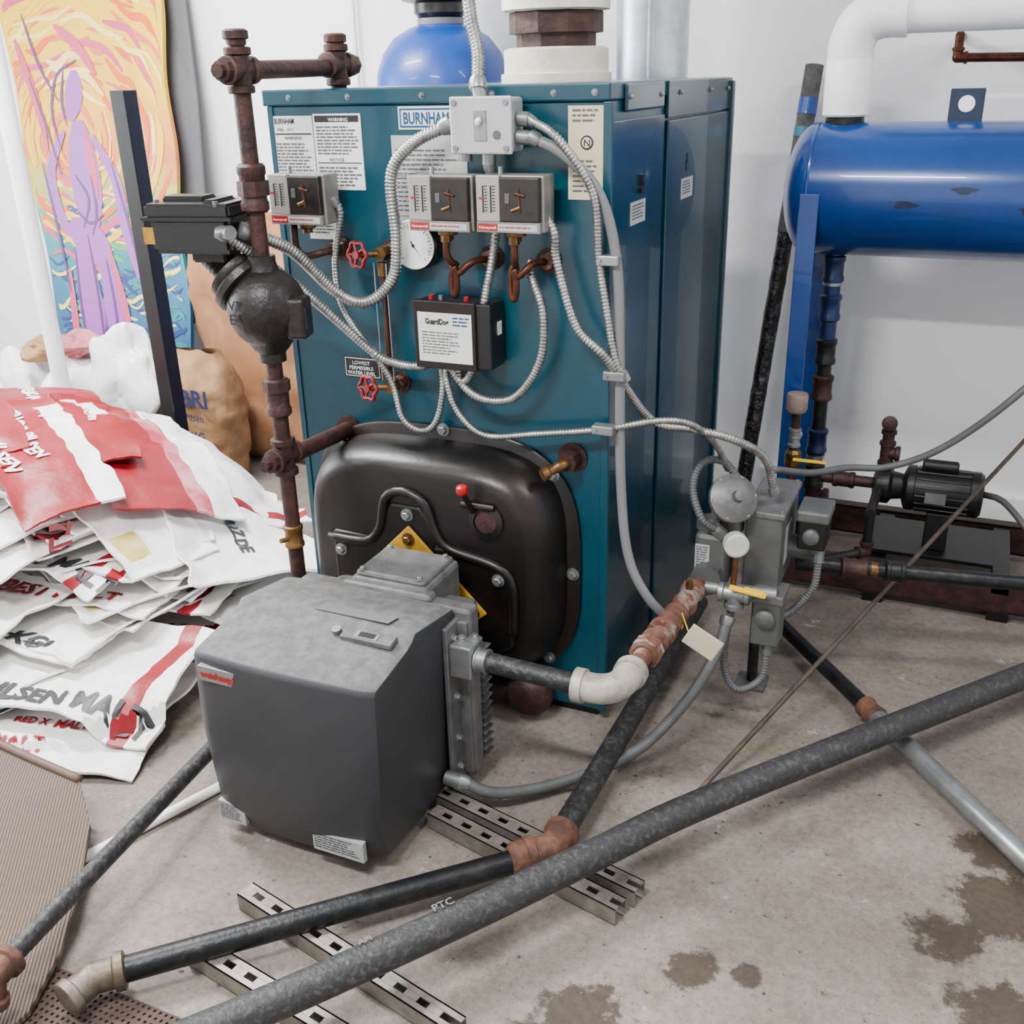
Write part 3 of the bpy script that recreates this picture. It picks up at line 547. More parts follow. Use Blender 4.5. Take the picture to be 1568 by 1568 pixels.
def ex(o): fitting('elbow',(.965,-.56,.06),[(.02,1,0),(-1,-.95,0)],.028,rust,o)
floorpipe('steel_pipe',(.965,-.55,.06),(.975,.62,.06),.027,blk,ex)
def ex(o): fitting('rusty_elbow',(.20,-1.30,.115),[(-.13,1,0),(0,-.3,-1)],.024,rust,o)
floorpipe('steel_pipe',(.195,-1.27,.115),(.09,-.43,.10),.019,blk,ex)
cyl('white_plastic_pipe',(-.02,-1.02,.014),(.16,-.55,.014),.012,pvc)
def ex(o):
    coupling('rust_coupling',(1.52,.22,.05),(.62,-.78,0),.021,rust,o,.065); cyl('galvanised_length',(1.53,.205,.05),(2.2,-.62,.05),.024,galv,o)
floorpipe('steel_pipe',(1.20,.62,.05),(1.52,.22,.05),.020,blk2,ex)
floorpipe('steel_rod',(1.18,-.22,.008),(1.90,1.45,.53),.0065,pm('brown_rod',(.05,.037,.028),(.09,.065,.05),20,.6,.3))
cond('electrical_conduit',[(.70,-.45,.075),(.78,-.42,.045),(.90,-.30,.03),(1.02,-.16,.05),(1.10,-.02,.12),(1.15,.06,.22),(1.165,.11,.30)],.0135,lt,False)
def strut(a,b,z=0,w=.042,h=.04):
    o=root('slotted_strut_channel'); a=V((*a,z));b=V((*b,z)); d=(b-a).normalized(); s=V((-d.y,d.x,0)); L=(b-a).length; t=.003
    def bar(nm,s0,s1,z0,z1):
        vs=[]; 
        for q in (0,L):
            for (ss,zz) in ((s0,z0),(s1,z0),(s1,z1),(s0,z1)): vs.append(a+d*q+s*ss+V((0,0,zz)))
        mk(nm,vs,[(0,1,2,3),(4,5,6,7),(0,1,5,4),(1,2,6,5),(2,3,7,6),(3,0,4,7)],galvs,o)
    bar('side_l',-w/2,-w/2+t,0,h); bar('side_r',w/2-t,w/2,0,h); bar('lip_l',-w/2,-w/2+.010,0,t); bar('lip_r',w/2-.010,w/2,0,t)
    bar('web_l',-w/2,-.007,h-t,h); bar('web_r',.007,w/2,h-t,h)
    q=0.0; k=0
    while q<L-.02:
        vs=[]
        for qq in (q,min(q+.030,L)):
            for (ss,zz) in ((-.0075,h-t),(.0075,h-t),(.0075,h),(-.0075,h)): vs.append(a+d*qq+s*ss+V((0,0,zz)))
        k+=1; mk('web_bridge_%d'%k,vs,[(0,1,2,3),(4,5,6,7),(0,1,5,4),(1,2,6,5),(2,3,7,6),(3,0,4,7)],galvs,o); q+=.055
galvs=pm('strut_galvanised',(.28,.26,.225),(.165,.15,.125),14,.45,.6)
strut((.42,-.885),(.97,-1.01)); strut((.42,-1.04),(.84,-1.11)); strut((.62,-.45),(1.16,-.575)); strut((.66,-.52),(1.14,-.635))
rd=random.Random(3); vs=[];fs=[]
for k in range(420):
    x=rd.gauss(.95,.28); y=rd.gauss(-.15,.28)
    if rd.random()<.35: x,y=rd.uniform(.2,1.9),rd.uniform(-1.2,.6)
    if .2<x<.7 and -.8<y<0: continue
    s=rd.uniform(.0012,.0045); a=rd.uniform(0,6.3); i=len(vs)
    for q in range(4): vs.append((x+s*math.cos(a+q*1.57)*(1.6 if q%2 else 1),y+s*math.sin(a+q*1.57),.0008+.001*(q%2)))
    fs.append((i,i+1,i+2,i+3))
mk('floor_debris',vs,fs,pm('debris',(.05,.03,.02),(.2,.15,.11),60,.8))

# ------------------------------------------------------------------ things behind / above boiler
Fl=root('flue_collar'); fx,fy=.565,.50
lathe('base_ring',(fx,fy,bz),(0,0,1),[(.14,0),(.14,.02),(.132,.022),(.132,.075),(.12,.08)],flue,Fl,40); lathe('rust_reducer',(fx,fy,bz+.075),(0,0,1),[(.10,0),(.10,.035),(.118,.037),(.118,.082),(.113,.088)],pm('rust_dark',(.025,.011,.008),(.065,.026,.016),14,.6,.2,.3),Fl,10,False)
lathe('upper_ring',(fx,fy,bz+.16),(0,0,1),[(.11,0),(.135,.004),(.135,.03),(.12,.034),(.12,.4),(.12,1.36)],flue,Fl,40)
W=root('water_softener_tank'); wx,wy=-.19,1.33
lathe('vessel',(wx,wy,0),(0,0,1),[(.20,0),(.23,.03),(.235,.1),(.235,1.50),(.228,1.57),(.205,1.63),(.165,1.68),(.11,1.71),(.06,1.725),(.06,1.75)],blueW,W,48)
lathe('control_head',(wx,wy,1.735),(0,0,1),[(.07,0),(.09,.02),(.09,.05),(.13,.06),(.13,.18)],black,W,20); lathe('head_collar',(wx,wy,1.72),(0,0,1),[(.08,0),(.08,.02)],pm('grey_collar',(.12,.13,.15),None,rough=.4),W,30)
D=root('galvanised_duct'); dx,dy=.59,1.25
lathe('duct',(dx,dy,0),(0,0,1),[(.112,0),(.112,.9),(.116,.905),(.116,.915),(.112,.92),(.112,2.89)],duct,D,40); box('seam',(dx+.02,dy-.118,0),(dx+.028,dy-.107,2.88),duct,D,.001)
cyl('white_conduit_riser',(-.70,1.59,0),(-.70,1.59,2.88),.010,pvc)

# painting
Pt=root('painted_canvas')
def PP(x,z,o=0): 
    t=(z-.1)/2.0; return V((x,1.22+.31*t-o,z+o*.1))
vs=[];fs=[]; nz_=30
for k in range(nz_+1):
    z=.12+1.95*k/nz_; t=k/nz_
    xl=-2.10-.36*t**.8+.012*math.sin(z*9); xr=-1.42-.14*t+.012*math.sin(z*11)
    for x in (xl,xr): vs.append(PP(x,z))
    for x in (xl,xr): vs.append(PP(x,z,-.02))
for k in range(nz_):
    a=k*4;b=a+4; fs+=[(a,a+1,b+1,b),(a+2,a+3,b+3,b+2),(a,b,b+2,a+2),(a+1,b+1,b+3,a+3)]
fs+=[(0,1,3,2),(nz_*4,nz_*4+1,nz_*4+3,nz_*4+2)]
def cgrad():
    m=bpy.data.materials.new('abstract_painting_ground'); m.use_nodes=True; nt=m.node_tree; N=nt.nodes; L=nt.links; b=N['Principled BSDF']; tc=N.new('ShaderNodeTexCoord'); sp=N.new('ShaderNodeSeparateXYZ'); L.new(tc.outputs['Object'],sp.inputs[0])
    nz=N.new('ShaderNodeTexNoise'); nz.inputs['Scale'].default_value=5; L.new(tc.outputs['Object'],nz.inputs[0])
    ad=N.new('ShaderNodeMath'); ad.operation='MULTIPLY_ADD'; L.new(nz.outputs['Fac'],ad.inputs[0]); ad.inputs[1].default_value=.4; L.new(sp.outputs['Z'],ad.inputs[2])
    mr=N.new('ShaderNodeMapRange'); mr.inputs[1].default_value=.3; mr.inputs[2].default_value=2.3; L.new(ad.outputs[0],mr.inputs[0])
    r=N.new('ShaderNodeValToRGB'); st=[(0,(.0,.025,.14)),(.30,(.0,.11,.21)),(.46,(.0,.24,.24)),(.53,(.40,.38,.03)),(.59,(.55,.12,.03)),(.68,(.66,.36,.0)),(1,(.70,.46,.01))]
    r.color_ramp.elements.remove(r.color_ramp.elements[1])
    for i,(p,c) in enumerate(st):
        q=r.color_ramp.elements[0] if i==0 else r.color_ramp.elements.new(p); q.position=p; q.color=(*c,1)
    L.new(mr.outputs[0],r.inputs[0]); L.new(r.outputs[0],b.inputs['Base Color']); b.inputs['Roughness'].default_value=.5; return m
mk('canvas',vs,fs,cgrad(),Pt)
SB={}
def stroke(nm,pts,w,m,lift=.002):
    P_=catmull([V((p[0],0,p[1])) for p in pts],.03); vs,fs=SB.setdefault((nm,m.name),([],[])); base=len(vs)
    for i,p in enumerate(P_):
        d=(P_[min(i+1,len(P_)-1)]-P_[max(i-1,0)]).normalized(); s=V((-d.z,0,d.x)); t=i/(len(P_)-1); ww=w*(math.sin(math.pi*min(1,max(0,t*.9+.05)))**.6)
        for q in (-1,1):
            pp=p+s*q*ww; zz=min(2.05,max(.14,pp.z)); t2=(zz-.12)/1.95; xx=min(-1.44-.14*t2,max(-2.08-.36*max(0,t2)**.8,pp.x)); vs.append(PP(xx,zz,lift))
    for i in range(len(P_)-1): a=base+2*i; fs.append((a,a+1,a+3,a+2))
def pc(n,c): return pm('paint_'+n,c,None,rough=.5)
lav=pc('lavender',(.27,.065,.36)); purp=pc('purple',(.08,.004,.14)); pnk=pc('pink',(.50,.04,.13)); org=pc('orange',(.62,.09,.0)); yl=pc('yellow',(.74,.42,.0)); crm=pc('cream',(.76,.58,.17)); tq=pc('turquoise',(.0,.16,.20)); bl=pc('deep_blue',(.0,.018,.14)); gr=pc('green',(.08,.28,.06)); sal=pc('salmon',(.58,.12,.05))
rs=random.Random(5)
for k in range(190):
    z=rs.uniform(1.0,2.0); x=rs.uniform(-2.42,-1.55); L_=rs.uniform(.15,.34); R0_=math.hypot(x+2.05,z-1.35)+.05; a0=math.atan2(z-1.35,x+2.05); da=L_/R0_
    pts=[(-2.05+R0_*math.cos(a0+da*(q-.5)*1.0)*1.15,1.35+R0_*math.sin(a0+da*(q-.5))+.02*math.sin(q*7+k)) for q in (0,.33,.66,1)]
    stroke('sky_strokes',pts,rs.uniform(.006,.018),rs.choice([org,yl,crm,yl,sal,yl,pnk,crm]),.001+.00001*k)
for k in range(170):
    z=rs.uniform(.25,1.12); x=rs.uniform(-2.2,-1.5); L_=rs.uniform(.10,.26); up=rs.uniform(-.05,.05)
    pts=[(x+L_*(q-.5),z+up*q+.02*math.sin(q*6+k)) for q in (0,.33,.66,1)]
    stroke('sea_strokes',pts,rs.uniform(.005,.014),rs.choice([tq,bl,tq,gr,yl,bl,crm,pnk] if z>.8 else [bl,tq,bl,tq,gr,crm]),.001+.00001*k)
stroke('figure',[(-2.06,1.42),(-2.03,1.52),(-2.02,1.62)],.05,lav,.004); stroke('figure',[(-2.02,1.42),(-2.0,1.25),(-1.98,1.05),(-1.99,.95)],.085,lav,.0041)
stroke('figure',[(-2.10,1.0),(-1.98,.92),(-1.88,.84)],.08,lav,.0045)
stroke('figure',[(-2.03,.98),(-2.02,.75),(-1.97,.50),(-1.94,.26)],.07,lav,.0043); stroke('figure',[(-1.94,.95),(-1.88,.72),(-1.88,.5),(-1.87,.26)],.055,lav,.0043)
for k,p in enumerate([[(-2.10,1.38),(-2.19,1.22),(-2.16,1.05),(-2.07,.92)],[(-1.94,1.36),(-1.82,1.18),(-1.78,.98),(-1.72,.78)]]): stroke('figure',p,.028,lav,.005)
for k,p in enumerate([[(-2.0,1.66),(-2.12,1.60),(-2.16,1.45),(-2.12,1.3)],[(-2.08,1.62),(-2.10,1.5),(-2.08,1.4)],[(-2.05,1.2),(-1.98,1.1),(-2.02,.98)],[(-1.96,1.2),(-1.94,1.05),(-1.97,.95)],[(-2.0,.95),(-1.96,.7),(-1.93,.4)],[(-2.08,.9),(-2.06,.6),(-2.0,.3)],[(-1.90,.85),(-1.86,.6),(-1.86,.3)],[(-2.30,1.85),(-2.22,1.65),(-2.12,1.5)],[(-2.28,1.6),(-2.20,1.4),(-2.13,1.2)],[(-2.24,1.25),(-2.18,1.0),(-2.12,.7)],[(-1.84,1.25),(-1.76,1.0),(-1.68,.7)],[(-2.05,1.05),(-1.98,1.0),(-1.9,1.04)]]): stroke('figure_lines',p,.007,purp,.0055+.00005*k)
for k,p in enumerate([[(-2.35,1.75),(-2.25,1.5),(-2.2,1.3)],[(-2.12,1.8),(-2.0,1.72),(-1.9,1.6)],[(-1.88,.9),(-1.80,.6),(-1.8,.3)],[(-2.12,.8),(-2.1,.5),(-2.06,.3)],[(-1.98,1.38),(-1.95,1.25),(-1.93,1.1)]]): stroke('figure_pink',p,.020,pnk,.0052)
for (nm,mn),(vs,fs) in SB.items(): mk(nm+'_'+mn,vs,fs,MATS[mn],Pt)
Gb=root('grey_board'); prism('board',[(-1.72,1.42,.5),(-1.47,1.40,.6),(-1.43,1.46,1.0),(-1.45,1.53,1.5),(-1.49,1.59,2.15),(-1.75,1.59,2.15)],(0,1,0),.010,pm('grey_board',(.11,.11,.12),None,rough=.6),Gb)
Wp=root('white_pole'); cyl('pole',(-1.72,.80,0),(-1.72,.80,2.89),.033,pvc,Wp)
Bp=root('black_steel_post'); box('post',(-.995,.57,0),(-.935,.63,1.54),bsteel,Bp,.003); box('post_foot',(-1.03,.53,0),(-.90,.67,.012),bsteel,Bp,.001)

# ------------------------------------------------------------------ right side : air tank skid
A=root('air_receiver_tank'); ty,tz,tr=1.2,1.215,.19
pr=[(.01,0)]+[(tr*math.sin(t),.085*(1-math.cos(t))) for t in [math.pi/2*k/8 for k in range(1,9)]]+[(tr,1.2),(tr,1.25)]+[(tr*math.cos(t)+.002,1.25+.085*math.sin(t)) for t in [math.pi/2*k/8 for k in range(1,9)]]
lathe('shell',(1.04,ty,tz),(1,0,0),pr,blue,A,56)
for i,x in enumerate([1.125,2.2]): lathe('weld_band_%d'%(i+1),(x,ty,tz),(1,0,0),[(tr+.002,0),(tr+.004,.003),(tr+.002,.008)],blue,A,56)
prism('lifting_lug',[(1.475,ty-.004,tz+.17),(1.565,ty-.004,tz+.17),(1.565,ty-.004,tz+.275),(1.475,ty-.004,tz+.275)],(0,1,0),.010,pm('blue_dark',(.002,.012,.042),None,rough=.4),A,.003)
lathe('lug_hole',(1.52,ty-.0055,tz+.235),(0,1,0),[(.022,0),(.022,.0125)],wallm,A)
for i,(x,y,z) in enumerate([(1.55,-.184,.02),(1.72,-.185,-.03),(1.40,-.186,-.02)]): 
    vs=[V((x+.03*math.cos(t)*(1+.4*math.sin(3*t+i)),ty-math.sqrt(tr**2-(z+.010*math.sin(t))**2)-.0008,tz+z+.010*math.sin(t))) for t in [k*math.pi/8 for k in range(16)]]; mk('chip_%d'%(i+1),vs,[tuple(range(16))],MATS['blue_dark'],A)
for i,x in enumerate([1.115,2.15]):
    box('front_leg_%d'%(i+1),(x,ty-.20,.12),(x+.055,ty-.185,1.22),blue,A,.002); box('leg_web_%d'%(i+1),(x,ty-.19,.12),(x+.008,ty-.14,1.15),blue,A,.001); box('rear_leg_%d'%(i+1),(x,ty+.17,.12),(x+.055,ty+.185,1.22),blue,A,.002)
lathe('inlet_collar',(1.195,ty,tz+.175),(0,0,1),[(.055,0),(.055,.03),(.048,.034)],blk2,A)
bpx=1.205
cyl('drop_pipe_blue',(bpx,ty,.72),(bpx,ty,1.05),.026,pm('blue_dark_pipe',(.003,.02,.09),(.008,.010,.026),18,.4,.3),A)
cyl('drop_pipe_lower',(bpx,ty,.15),(bpx,ty,.72),.023,blk2,A)
for i,z in enumerate([.98,.86,.72,.60,.42,.30]): coupling('drop_fitting_%d'%(i+1),(bpx,ty,z),(0,0,1),.025,[MATS['blue_dark_pipe'],MATS['blue_dark_pipe'],blk2,iron,MATS['blue_dark_pipe'],blk2][i],A,.085)
for i,z in enumerate([.93,.56,.36]): lathe('drop_band_%d'%(i+1),(bpx,ty,z),(0,0,1),[(.030,0),(.030,.012)],galv,A)
fitting('drop_tee',(bpx,ty,.22),[(0,0,1),(1,0,0),(0,0,-1)],.024,iron,A)
Sk=root('pump_skid')
for i,(y) in enumerate([.93,1.38]): 
    box('channel_web_%d'%(i+1),(1.08,y,.03),(2.5,y+.006,.13),iron,Sk,0); box('channel_top_%d'%(i+1),(1.08,y,.124),(2.5,y+.05,.13),iron,Sk,.001); box('channel_bot_%d'%(i+1),(1.08,y,.03),(2.5,y+.05,.036),iron,Sk,.001)
for i,x in enumerate([1.10,1.42,1.78,2.40]): box('cross_%d'%(i+1),(x,.93,.09),(x+.05,1.43,.124),bsteel,Sk,.001); box('pad_%d'%(i+1),(x,.93,0),(x+.06,1.0,.03),bsteel,Sk,0); box('pad_b_%d'%(i+1),(x,1.36,0),(x+.06,1.43,.03),bsteel,Sk,0)
box('motor_plate',(1.40,1.02,.13),(1.78,1.30,.142),bsteel,Sk,.001)
Mo=root('electric_pump_motor'); my=1.12; mz=.325
mm=pm('motor_black',(.007,.0075,.008),None,rough=.35,metal=.3)
lathe('motor_barrel',(1.49,my,mz),(1,0,0),[(.045,0),(.066,.008),(.072,.015),(.072,.035),(.068,.037),(.068,.195),(.072,.197),(.072,.22),(.062,.232),(.02,.236)],mm,Mo,40)
for k in range(16):
    t=2*math.pi*k/16; cyl('barrel_rib_%d'%(k+1),(1.53,my+.069*math.cos(t),mz+.069*math.sin(t)),(1.685,my+.069*math.cos(t),mz+.069*math.sin(t)),.003,mm,Mo,6)
lathe('capacitor',(1.54,my,mz+.080),(1,0,0),[(.014,0),(.020,.005),(.020,.10),(.014,.105)],mm,Mo); box('motor_foot',(1.57,my-.05,.142),(1.64,my+.05,.265),mm,Mo,.004); box('name_plate',(1.56,my-.072,mz-.02),(1.62,my-.068,mz+.015),galv,Mo,0)
lathe('pump_volute',(1.40,my,mz),(1,0,0),[(.03,0),(.055,.008),(.06,.02),(.06,.05),(.045,.06),(.04,.09)],blk2,Mo,32); cyl('pump_outlet',(1.43,my,mz),(1.43,my,.50),.018,iron,Mo); fitting('outlet_tee',(1.43,my,.43),[(0,0,1),(0,0,-1),(1,0,0)],.018,iron,Mo); fitting('outlet_elbow',(1.43,my,.53),[(0,0,-1),(0,-1,.2)],.017,iron,Mo)
cyl('pump_inlet',(1.24,my,mz),(1.40,my,mz),.018,iron,Mo); coupling('pump_inlet_union',(1.31,my,mz),(1,0,0),.02,iron,Mo,.07); cyl('pump_drop',(1.42,.86,mz),(1.42,.86,.20),.014,blk2,Mo); cyl('pump_drop_link',(1.42,.86,.20),(1.27,.72,.20),.014,blk2,Mo); fitting('drop_elbow',(1.42,.86,.20),[(0,0,1),(-.15,-.14,0)],.015,iron,Mo); cyl('pump_drop_top',(1.42,.86,mz),(1.42,my,mz),.014,blk2,Mo)
Cb=root('power_cable'); tube('cable',[(1.19,.45,.58),(1.27,.62,.52),(1.35,.75,.50),(1.46,.8,.50),(1.60,.8,.58),(1.77,.8,.76),(2.0,.9,1.05),(2.15,1.2,1.25),(2.2,1.6,1.30)],.010,lt,Cb)
Cm=root('motor_cable'); tube('cable',[(1.72,my,.33),(1.78,1.08,.33),(1.86,1.0,.27),(1.95,1.0,.14)],.010,cord,Cm)
Vr=root('pressure_regulator_valve'); lathe('bonnet',(1.165,.96,.585),(0,0,1),[(.026,0),(.032,.01),(.032,.05),(.03,.058),(.01,.062)],pm('worn_pink_cap',(.20,.14,.12),(.28,.21,.19),20,.5),Vr); cyl('stem',(1.165,.97,.59),(1.165,.97,.13),.014,iron,Vr); box('lever',(1.17,.93,.435),(1.27,.945,.442),yelb,Vr,.002); lathe('valve',(1.165,.97,.40),(0,0,1),[(.018,0),(.026,.01),(.026,.05),(.018,.06)],brass,Vr,8,False); fitting('tee',(1.165,.97,.50),[(0,0,1),(0,0,-1),(0,1,0)],.014,galv,Vr)
Wh=root('insulated_pipe'); cyl('drop',(1.195,ty,1.42),(1.195,ty,1.60),.060,pvc,Wh,36,.058); lathe('sleeve',(1.195,ty,1.42),(0,0,1),[(.056,0),(.065,.004),(.065,.15),(.062,.154)],pvc,Wh,36)
sweep('elbow',catmull([(1.195,ty,1.56),(1.195,ty,1.61),(1.215,ty,1.66),(1.26,ty,1.685),(1.32,ty,1.69)],.01),.064,pvc,Wh,32); cyl('run',(1.29,ty,1.69),(3.98,ty,1.69),.056,pvc,Wh,36)
for i,x in enumerate([1.31,1.9]): lathe('wrap_seam_%d'%(i+1),(x,ty,1.69),(1,0,0),[(.058,0),(.066,.002),(.066,.03),(.058,.032)],pvc,Wh,36)
Cp=root('copper_pipe'); cyl('run',(1.48,1.45,1.57),(2.6,1.45,1.55),.013,copper,Cp); fitting('elbow',(1.47,1.45,1.57),[(1,0,0),(0,0,1)],.013,copper,Cp); cyl('rise',(1.47,1.45,1.57),(1.47,1.45,1.63),.013,copper,Cp); cyl('wall_stub',(1.47,1.45,1.63),(1.47,1.62,1.63),.013,copper,Cp)
Lp=root('wrapped_pole'); a=V((.955,1.17,.0));b=V((1.045,1.52,1.54)); 
pts=[a+(b-a)*t for t in [k/60 for k in range(61)]]; sweep('pole',pts,.027,foil,Lp,10,rf=lambda i:1+.10*noise.noise(V((i*.7,0,0)))); d=(b-a).normalized(); cyl('top_tube',b-d*.50,b+d*.02,.029,pm('grey_rough',(.09,.09,.085),(.035,.035,.035),30,.7),Lp); cyl('blue_band',b-d*.13,b-d*.08,.0305,blueW,Lp); cyl('band_2',b-d*.20,b-d*.17,.0305,pm('teal_band',(.01,.15,.24),None),Lp)

# ------------------------------------------------------------------ bags
def hump(x,y):
    d1=((x+1.30)/1.0)**2+((y-.05)/.80)**2; d2=((x+.52)/.54)**2+((y+.02)/.70)**2
    return max(.50*max(0,1-d1)**.5,.20*max(0,1-d2)**.5)
def env(x,y):
    return max(hump(x,y),.55*hump(x,y)+.45*max(hump(x-.10*(1 if x>-1.3 else -1),y),hump(x,y+.10),hump(x-.08,y+.10)))+.012
PILE=root('malt_bag_pile')
def tri(t): return abs((t%1)*2-1)
def bagfn(c,ang,level,lift,seed,amp,L=.7,Wd=.44,stiff=.45,curl=.03):
    ca,sa=math.cos(ang),math.sin(ang); rg=random.Random(seed)
    folds=[(rg.uniform(0,3.14),rg.uniform(2.0,6.0),rg.random(),rg.uniform(.3,1)) for _ in range(6)]
    fa=[(math.cos(a),math.sin(a),f,p,w) for a,f,p,w in folds]
    def fn(u,v):
        x=c[0]+ca*u-sa*v; y=c[1]+sa*u+ca*v
        n2=noise.noise(V((u*14,v*14+seed,seed)))
        cr=sum(w*tri((u*a+v*b)*f+p+.15*n2) for a,b,f,p,w in fa)/3
        if level<5:
            hh=hump(x,y)+.012
            base=hh if hh<level else level
            base+= (level-base)*stiff*(1 if hh>.03 else .5)
        else: base=env(x,y)
        e=max(0,1-min(L/2-abs(u),Wd/2-abs(v))/.07)
        cu=curl*e*e*(.40+noise.noise(V((u*4+seed,v*4,7.7)))*1.5)
        z=base+lift+amp*cr+amp*.3*n2+amp*1.2*(noise.noise(V((u*3.5+seed,v*3.5,1)))+.3)+cu
        return V((x+.010*n2,y+.010*n2,max(z,.004+lift*.3)))
    return fn
bagcount=0
def bag(c,ang,L=.80,Wd=.48,level=9,lift=.01,seed=0,kind='w',amp=.02,texts=(),curl=.02):
    global bagcount; bagcount+=1
    fn=bagfn(c,ang,level,lift,seed,amp,L,Wd,curl=curl); nu,nv=48,28; vs=[];fs=[];mi=[]
    for i in range(nu+1):
        for j in range(nv+1):
            u=(i/nu-.5)*L; v=(j/nv-.5)*Wd
            u2=u*(1+.02*noise.noise(V((j*.4,seed,0)))); vs.append(fn(u2,v*(1+.03*noise.noise(V((i*.2,2,seed))))))
    for i in range(nu):
        for j in range(nv):
            a=i*(nv+1)+j; fs.append((a,a+nv+1,a+nv+2,a+1)); t=i/nu; s=j/nv
            k=0
            if kind=='r': k=1 if not(.82<t<.90 and s<.5) else 0
            if kind=='r2': k=1 if (s<.75 or t<.12) else 0
            if kind=='r3': k=(1 if s<.60 else (3 if s<.72 else 0))
            if kind=='s': k=1 if .84<t<.90 else 0
            if kind=='y': k=2 if .74<t<.88 and .05<s<.35 else 0
            mi.append(k)
    o=mk('bag_%d'%bagcount,vs,fs,None,PILE,True,[bagw,bagr,bagy,bagp],mi,recalc=False); m=o.modifiers.new('s','SOLIDIFY'); m.thickness=.007; m.offset=-1
    m=o.modifiers.new('e','EDGE_SPLIT'); m.split_angle=math.radians(17)
    for k,(s,u0,v0,size,col) in enumerate(texts):
        text('bag_%d_print_%d'%(bagcount,k+1),s,(0,0,0),EX,EY,size,{'k':bagink,'w':bagwt,'r':bagr}[col],PILE,fn=lambda x,y,u0=u0,v0=v0:fn(u0+x,v0+y)+V((0,0,.0045)),bold=.04)
    return o
rb=random.Random(11)
n=56
for k in range(n):
    t=k/n; lev=.02+.41*t
    big_=rb.random()<.70 or lev>.19
    if big_:
        rad=math.sqrt(max(.02,1-(min(lev,.49)/.50)**2)); cxx,cyy,rx,ry=-1.30,.05,1.0,.80
    else:
        rad=math.sqrt(max(.02,1-(min(lev,.195)/.20)**2)); cxx,cyy,rx,ry=-.52,-.02,.54,.70
    th=rb.uniform(-2.3,.3); 
    W_=rb.uniform(.36,.44); L_=rb.uniform(.56,.74)
    ang=rb.uniform(-.6,.3)
    ix=max(0,rx*rad-L_*.42); iy=max(0,ry*rad-W_*.30)
    c=(cxx+ix*math.cos(th),cyy+iy*math.sin(th))
    if c[0]+L_/2>-.01: c=(-.01-L_/2,c[1])
    v0=-W_/2+rb.uniform(.012,.045); s1=rb.choice(['PILSEN MALT','BEST MALT','WHEAT MALT','MALT  25 KG','PREMIUM MALT','BESTMALZ'])
    tx=[(s1,rb.uniform(-.28,-.1),v0,rb.choice([.05,.065,.08]),rb.choice('kkrr'))]
    if rb.random()<.6: tx.append(('RED X  MALT',rb.uniform(-.25,0),v0+.085,.035,rb.choice('kr')))
    bag(c,ang,L_,W_,lev,.003,k*3+1,rb.choice('wwwwwssy'),.006+.009*rb.random(),tx,.032)
bag((-.42,.20),-.62,.66,.42,9,.028,391,'w',.012,[('WWW.BESTMALZ.DE',-.30,-.03,.050,'k'),('PILSEN MALT',-.26,-.11,.050,'k'),('KREIS-WERK',-.30,.07,.035,'k'),('MALT',-.28,-.19,.06,'k')],.03)
bag((-.64,-.04),-.25,.56,.28,9,.026,395,'y',.014,[('HEIDELBERG MALT',-.26,.03,.036,'k'),('BEST MALT',-.26,-.11,.055,'r')],.03)
bag((-.62,.42),-.55,.60,.36,9,.035,411,'s',.016,[('MALT 25 KG',-.2,-.12,.04,'k')])
# red bags on the top
bag((-.74,.20),-.55,.70,.38,9,.070,421,'r3',.014,[('PREMIUM PILSEN',-.33,-.16,.060,'w'),('SUPERIOR',-.3,-.07,.05,'w')],.03)
bag((-1.30,.20),-.50,.78,.44,9,.080,441,'r3',.018)
bag((-1.06,.14),-.60,.80,.38,9,.092,427,'r',.016,[('SUPERIOR PILSEN',-.38,-.16,.062,'w'),('SINCE 1895',.0,.10,.03,'w'),('PREMIUM PILSEN',-.34,-.04,.062,'w')],.03)
bag((-.88,-.08),-.50,.68,.28,9,.100,431,'r2',.014,[('PREMIUM PILSEN',-.32,-.12,.062,'w'),('SUPERIOR PILSEN',-.32,-.03,.055,'w')],.03)
bag((-1.24,-.06),-.56,.70,.32,9,.122,437,'r',.016,[('SUPERIOR PILSEN',-.33,-.14,.068,'w'),('PREMIUM PILSEN',-.30,-.02,.068,'w')],.03)

def crumple(nm,part,c,s,mat,amp=.22,sub=5,seed=0,flat=0):
    o=root(nm); bm=bmesh.new(); bmesh.ops.create_icosphere(bm,subdivisions=sub,radius=1)
    rg=random.Random(seed); pl=[(V((rg.gauss(0,1),rg.gauss(0,1),rg.gauss(0,1))).normalized(),rg.uniform(.7,1.8),rg.random()) for _ in range(6)]
    for v in bm.verts:
        p=v.co.copy(); w=p+V((noise.noise(p*1.5),noise.noise(p*1.5+V((5,0,0))),noise.noise(p*1.5+V((0,5,0)))))*.3
        k=1+amp*.7*noise.noise(p*1.3+V((seed,0,0)))+amp*.6*(sum(tri(w.dot(a)*f+q) for a,f,q in pl)/6-.5)*2
        v.co=V((p.x*s[0]*k,p.y*s[1]*k,p.z*s[2]*k))+V(c)
        if v.co.z<.003: v.co.z=.003
    ob=bm_obj(part,bm,mat,o,True); m=ob.modifiers.new('e','EDGE_SPLIT'); m.split_angle=math.radians(10); return ob
crumple('plastic_bag','film',(-1.52,.96,.46),(.17,.10,.20),poly,.5,5,3); crumple('plastic_bag','film',(-1.82,1.0,.36),(.18,.12,.17),poly,.5,5,8)
crumple('plastic_bag','film',(-2.20,1.05,.25),(.22,.12,.22),poly,.5,5,12); crumple('crumpled_paper','sheet',(-1.76,.96,.57),(.11,.08,.05),bagp,.5,4,19); crumple('crumpled_paper','sheet',(-2.0,1.0,.52),(.10,.08,.05),kraft,.5,4,23)
